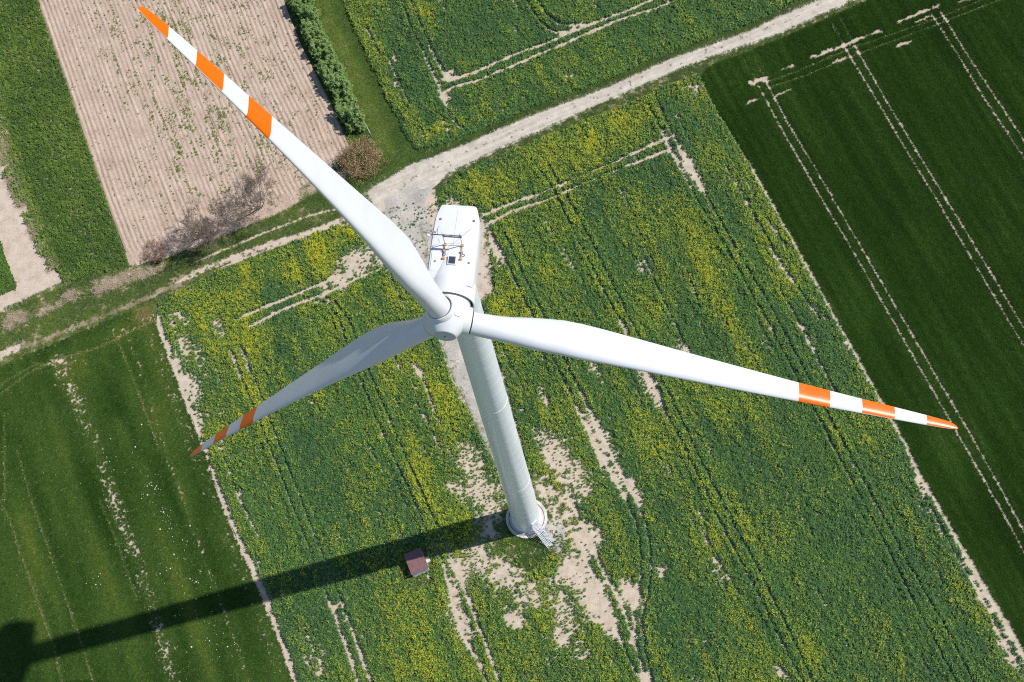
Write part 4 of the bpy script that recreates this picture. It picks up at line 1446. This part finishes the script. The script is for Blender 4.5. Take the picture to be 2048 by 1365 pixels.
mb = MB()
for i in range(9):
    r = R_IN + .06 + i * (R_OUT - R_IN - .1) / 8
    mb.box(SP(r, 0, LAND_Z - .02), (.085, 2 * HWID, .04), Rs)
stb('landing_grating', mb)
NT = 10
for i in range(NT):
    t = (i + .7) / NT
    r, z = R_OUT + (R_END - R_OUT) * t, LAND_Z * (1 - t)
    stb('tread', MB().box(SP(r, 0, z), (.16, 2 * HWID, .04), Rs))
for s_ in (-1, 1):
    y = s_ * (HWID + .03)
    stb('stringer', MB().bar(SP(R_OUT - .02, y, LAND_Z - .08), SP(R_END, y, .02), .055, 6))
    stb('landing_beam', MB().bar(SP(R_IN, y, LAND_Z - .08), SP(R_OUT, y, LAND_Z - .08), .055, 6))
    stb('handrail', MB().bar(SP(R_IN + .1, y, LAND_Z + 1.05), SP(R_OUT, y, LAND_Z + 1.05), .032, 8).bar(SP(R_OUT, y, LAND_Z + 1.05), SP(R_END, y, 1.0), .032, 8)
        .bar(SP(R_IN + .1, y, LAND_Z + .55), SP(R_OUT, y, LAND_Z + .55), .02, 6).bar(SP(R_OUT, y, LAND_Z + .55), SP(R_END, y, .5), .02, 6))
    for r, z0, z1 in ((R_IN + .1, LAND_Z - .05, LAND_Z + 1.05), (R_OUT, LAND_Z - .05, LAND_Z + 1.05), ((R_OUT + R_END) / 2, LAND_Z / 2, LAND_Z / 2 + 1.02), (R_END - .05, 0, 1.0)):
        stb('rail_post', MB().bar(SP(r, y, z0), SP(r, y, z1), .028, 6))
    stb('support_leg', MB().bar(SP(R_OUT - .05, y, .0), SP(R_OUT - .05, y, LAND_Z - .08), .045, 6))
stb('landing_plate', MB().box(SP(R_IN + .16, 0, LAND_Z + .03), (.3, .8, .02), Rs), CONC)

# ------------------------------------------------------------------ transformer shed
SZ = 2.1
sc_ = [Vector((*G(u, v, SZ), SZ)) for u, v in ((807.2, 1110.3), (841, 1095.4), (857, 1136.4), (823, 1150.3))]
cen = sum(sc_, Vector()) / 4
ex = ((sc_[1] - sc_[0]) + (sc_[2] - sc_[3]))
LX = ex.length / 2
ex.normalize()
ey = Vector((0, 0, 1)).cross(ex)
LY = ((sc_[0] - sc_[3]).length + (sc_[1] - sc_[2]).length) / 2
Rk = Matrix((ex, ey, Vector((0, 0, 1)))).transposed()
kb = Vector((cen.x, cen.y, 0))
shed = tag(empty('transformer_shed', kb), 'small white shed with a flat brown roof half in the tower shadow', 'shed')


def kbox(name, c, size, mat, parent=shed):
    return MB().box(Rk @ Vector(c), size, Rk).build(name, mat, parent)


kbox('wall', (0, 0, .98), (LX - .16, LY - .2, 1.92), WALLWHITE)
kbox('plinth', (0, 0, .05), (LX - .05, LY - .08, .16), CONC)
rf = kbox('roof', (0, 0, SZ - .08), (LX, LY, .12), ROOFBROWN)
for i in range(5):
    kbox('roof_batten', (0, -LY / 2 + LY * (i + .5) / 5, SZ - .012), (LX - .04, .035, .018), ROOFBROWN, rf)
d_ = kbox('door', (LX / 2 - .07, .35, 1.0), (.06, .85, 1.75), paint('grey_door', (.42, .45, .46), .5))
kbox('handle', (LX / 2 - .02, .05, 1.0), (.05, .04, .16), DGREY, d_)
for yy in (-.8, .9):
    kbox('vent', (yy * .8, -LY / 2 + .085, 1.45), (.55, .05, .3), GALV)
x, y = G(856, 1120)
ds = tag(MB().box((x, y, .10), (.55, .85, .2), Rk).build('door_slab', CONC), 'small pale concrete step beside the brown-roofed shed', 'step')
for (u, v, lab) in ((856.6, 1100.5, 'red marker post above the shed in the tower shadow'), (870, 1134.6, 'red marker post in sunlight to the right of the shed'),
                    (799, 1126, 'red marker post to the left of the shed in shadow'), (813, 1157, 'red marker post below the lower corner of the shed')):
    x, y = G(u, v)
    p = tag(empty('marker_post', (x, y, 0)), lab, 'post', 'red marker posts round the shed')
    MB().bar((0, 0, -.1), (0, 0, .75), .05, 8).build('post', WOODPOST, p)
    MB().bar((0, 0, .74), (0, 0, 1.0), .09, 8, .07).build('red_cap', REDPAINT, p)


# ------------------------------------------------------------------ hedge shrubs, bushes, bare trees
def leaf_cloud(rng, n, sample, size, mat, name, flat=0.4):
    P = sample(n)
    N = rng.normal(0, 1, (n, 3))
    N[:, 2] = np.abs(N[:, 2]) + flat
    N /= np.linalg.norm(N, axis=1)[:, None]
    U = np.cross(N, rng.normal(0, 1, (n, 3)))
    U /= np.linalg.norm(U, axis=1)[:, None]
    W = np.cross(N, U)
    s = size * rng.uniform(.6, 1.4, n)[:, None]
    V = np.stack([P - U * s, P - W * s * .5, P + U * s, P + W * s * .5], 1).reshape(-1, 3)
    F = np.arange(n * 4).reshape(-1, 4)
    me = bpy.data.meshes.new(name)
    me.vertices.add(n * 4)
    me.vertices.foreach_set('co', V.astype(np.float32).ravel())
    me.loops.add(n * 4)
    me.loops.foreach_set('vertex_index', F.astype(np.int32).ravel())
    me.polygons.add(n)
    me.polygons.foreach_set('loop_start', np.arange(0, n * 4, 4, dtype=np.int32))
    me.polygons.foreach_set('loop_total', np.full(n, 4, np.int32))
    me.materials.append(mat)
    me.update(calc_edges=True)
    return me


def hedge_crown(seed):
    rng = np.random.default_rng(seed)
    K = 64
    a = rng.uniform(0, 2 * math.pi, K)
    z0 = rng.uniform(.3, 2.3, K)
    up = rng.uniform(.1, .9, K) + np.where(z0 > 1.8, .9, 0)
    D = np.stack([np.cos(a), np.sin(a), up], 1)
    D /= np.linalg.norm(D, axis=1)[:, None]
    L = rng.uniform(.7, 1.35, K) * np.interp(z0, [.3, 1.2, 2.3], [1.0, 1.0, .72])
    O = np.stack([.15 * np.cos(a), .15 * np.sin(a), z0], 1)

    def smp(n):
        k = rng.integers(0, K, n)
        t = rng.uniform(.45, 1.0, n) ** .7
        wd = .19 * (1.15 - t)[:, None] + .03
        return O[k] + D[k] * (L[k] * t)[:, None] + rng.normal(0, 1, (n, 3)) * wd
    return leaf_cloud(rng, 4200, smp, .10, HEDGELEAF, 'hedge_crown_%d' % seed, 1.3)


HC = [hedge_crown(200 + i) for i in range(4)]


def branch_mesh(seed, height, spread, levels, mat, name, trunks=1, r0=.09, kids=(3, 5), lean=.25, droop=0.0):
    rg = random.Random(seed)
    mb = MB()
    tips = []

    def grow(p, d, L, r, lv):
        nseg = 3 if lv < levels else 2
        for k in range(nseg):
            d2 = (d + Vector((rg.gauss(0, .13), rg.gauss(0, .13), rg.gauss(.02, .08)))).normalized()
            e = p + d2 * (L / nseg)
            ra_ = max(.012, r * (1 - .22 * k))
            mb.bar(p, e, ra_, 5 if lv < 2 else 3, ra_ * .78)
            if lv < levels and k >= (1 if lv == 0 else 0):
                for _ in range(rg.randint(*kids) if lv < levels - 1 else rg.randint(kids[0], kids[1] + 1)):
                    a = rg.uniform(0, 2 * math.pi)
                    u = d2.orthogonal().normalized()
                    u.rotate(Matrix.Rotation(a, 3, d2))
                    nd = (d2 * rg.uniform(.5, 1.0) + u * rg.uniform(.5, 1.0) * spread + Vector((0, 0, .12 - droop))).normalized()
                    grow(e, nd, L * rg.uniform(.42, .66), ra_ * .5, lv + 1)
            p, d = e, d2
        tips.append(p)
    for t in range(trunks):
        a = 2 * math.pi * t / max(1, trunks) + rg.uniform(-.3, .3)
        d = Vector((math.cos(a) * lean, math.sin(a) * lean, 1)).normalized()
        grow(Vector((math.cos(a) * .1 * (trunks > 1), math.sin(a) * .1 * (trunks > 1), -.05)), d, height * .55, r0, 0)
    return mb, tips


# hedge: two staggered lines of shrubs
hl = GL([(606, 14), (718, 268)])
dirh = (hl[1] - hl[0]) / np.hypot(*(hl[1] - hl[0]))
nh = np.array([-dirh[1], dirh[0]])
Lh = np.hypot(*(hl[1] - hl[0]))
rng = np.random.default_rng(5)
trunk_me = MB().bar((0, 0, -.05), (0.03, .02, .9), .09, 6, .06).bar((0, 0, .7), (.25, .1, 1.5), .05, 5, .03).bar((0, 0, .7), (-.2, -.2, 1.6), .05, 5, .03).mesh('hedge_trunk', BARK)
ordn = ['first', 'second', 'third', 'fourth', 'fifth', 'sixth', 'seventh', 'eighth', 'ninth', 'tenth', 'eleventh', 'twelfth', 'thirteenth', 'fourteenth', 'fifteenth', 'sixteenth', 'seventeenth', 'eighteenth', 'nineteenth', 'twentieth', 'twenty-first', 'twenty-second']
for i in range(17):
    s_ = Lh - .4 - i * 1.62
    for side in (0, 1):
        q = hl[0] + dirh * (s_ - side * .75 + rng.normal(0, .15)) + nh * ((-.78 if side else .78) + rng.normal(0, .12))
        h = empty('hedge_shrub', (q[0], q[1], .03))
        h.rotation_euler[2] = rng.uniform(0, 6.28)
        k = rng.uniform(.66, 1.2)
        h.scale = (k, k, k * rng.uniform(.85, 1.2))
        tag(h, 'green hedge shrub in the %s row, %s from the brown bush' % ('grass-side' if not side else 'ploughed-side', ordn[i]), 'shrub', 'shrubs of the green hedge')
        obj('trunk', trunk_me, h)
        obj('crown', HC[(i * 2 + side * 3 + i // 4) % 4], h)

# brown budding bush at the end of the hedge
x, y = G(724, 326)
bb = tag(empty('brown_bush', (x, y, 0)), 'large round brown bush with dry buds at the end of the hedge', 'bush')
mb, tips = branch_mesh(31, 3.9, 1.0, 3, REDTWIG, 'b', trunks=8, r0=.05, kids=(2, 3), lean=.95)
mb.build('branches', REDTWIG, bb)
rng = np.random.default_rng(9)
T_ = np.array([tuple(t) for t in tips])


def smp_bush(n):
    d = rng.normal(0, 1, (n, 3))
    d /= np.linalg.norm(d, axis=1)[:, None]
    d[:, 2] = np.abs(d[:, 2])
    r = rng.uniform(.45, 1.0, n) ** .6
    lump = 1 + .16 * np.sin(d[:, 0] * 7 + 1) * np.cos(d[:, 1] * 6) + .1 * np.sin(d[:, 1] * 13 + d[:, 2] * 9)
    P = d * (r * lump)[:, None] * np.array([3.9, 3.8, 3.4]) + np.array([0, 0, .35])
    k = rng.random(n) < .35
    P[k] = T_[rng.integers(0, len(T_), k.sum())] + rng.normal(0, .1, (k.sum(), 3))
    return P


obj('crown', leaf_cloud(rng, 10000, smp_bush, .08, BUDS, 'brown_crown'), bb)

for (u, v, h, sp, seed, nm, lab, mat, tk, r0) in (
        (424, 474, 8.2, 1.05, 3, 'bare_tree', 'leafless grey tree at the edge of the ploughed field, further from the gravel road', TWIG, 6, .085),
        (518, 417, 8.4, 1.05, 8, 'bare_tree', 'leafless grey tree at the edge of the ploughed field, nearer the gravel road', TWIG, 6, .085)):
    x, y = G(u, v)
    t = tag(empty(nm, (x, y, .03)), lab, 'tree', 'bare trees by the ploughed field')
    mb, tips = branch_mesh(seed, h, sp, 4, mat, 'c', trunks=tk, r0=r0, kids=(1, 3), lean=.55)
    mb.build('crown', mat, t)
    MB().bar((0, 0, -.1), (0, 0, .5), .2, 8, .14).build('trunk', BARK, t)
x, y = G(318, 508)
t = tag(empty('dry_brush', (x, y, .03)), 'low reddish dry brush near the lower corner of the ploughed field', 'bush')
mb, tips = branch_mesh(12, 2.7, 1.3, 3, REDTWIG, 'd', trunks=6, r0=.035, kids=(2, 3), lean=.8, droop=.1)
mb.build('branches', REDTWIG, t)
tn = MB()
for k in range(120):
    a, r = random.uniform(0, 6.28), random.uniform(.1, 1.6)
    p = Vector((r * math.cos(a), r * math.sin(a) * 1.2, .05))
    tn.bar(p, p + Vector((random.uniform(-.6, .6), random.uniform(-.6, .6), random.uniform(.05, .6))), .012, 3, .006)
tn.build('dead_stems', REDTWIG, t)

# wire fence on the grass side of the hedge
fl = GL([(627, 40), (650, 92), (690, 172), (744, 275)])
fl = resample(fl, 12)
wf = tag(empty('wire_fence', (fl[0][0], fl[0][1], 0)), 'thin wire fence with wooden posts along the grass side of the hedge', 'fence')
off = Vector((-fl[0][0], -fl[0][1], 0))
for q in fl:
    MB().bar(Vector((q[0], q[1], -.1)) + off, Vector((q[0], q[1], 1.35)) + off, .05, 6).build('post', WOODPOST, wf)
for hz in (.3, .6, .9, 1.25):
    mb = MB()
    for a, b in zip(fl[:-1], fl[1:]):
        mb.bar(Vector((a[0], a[1], hz)) + off, Vector((b[0], b[1], hz)) + off, .018, 4)
    mb.build('wire', WIREM, wf)

# scraps of white film
for (u, v, lab) in ((857.5, 471, 'small white scrap lying on bare soil beside the nacelle'), (259, 549, 'small white scrap in the dry reeds near the ploughed field corner')):
    x, y = G(u, v)
    rg = random.Random(u)
    V = []
    for i in range(4):
        for j in range(4):
            V.append((x + (i - 1.5) * .13 + rg.gauss(0, .03), y + (j - 1.5) * .11 + rg.gauss(0, .03), .16 + rg.uniform(0, .12)))
    F = [(i * 4 + j, i * 4 + j + 1, i * 4 + j + 5, i * 4 + j + 4) for i in range(3) for j in range(3)]
    me = mesh_from('white_scrap', V, F, SCRAP)
    o = tag(obj('white_scrap', me), lab, 'litter')
    o.modifiers.new('thickness', 'SOLIDIFY').thickness = .01
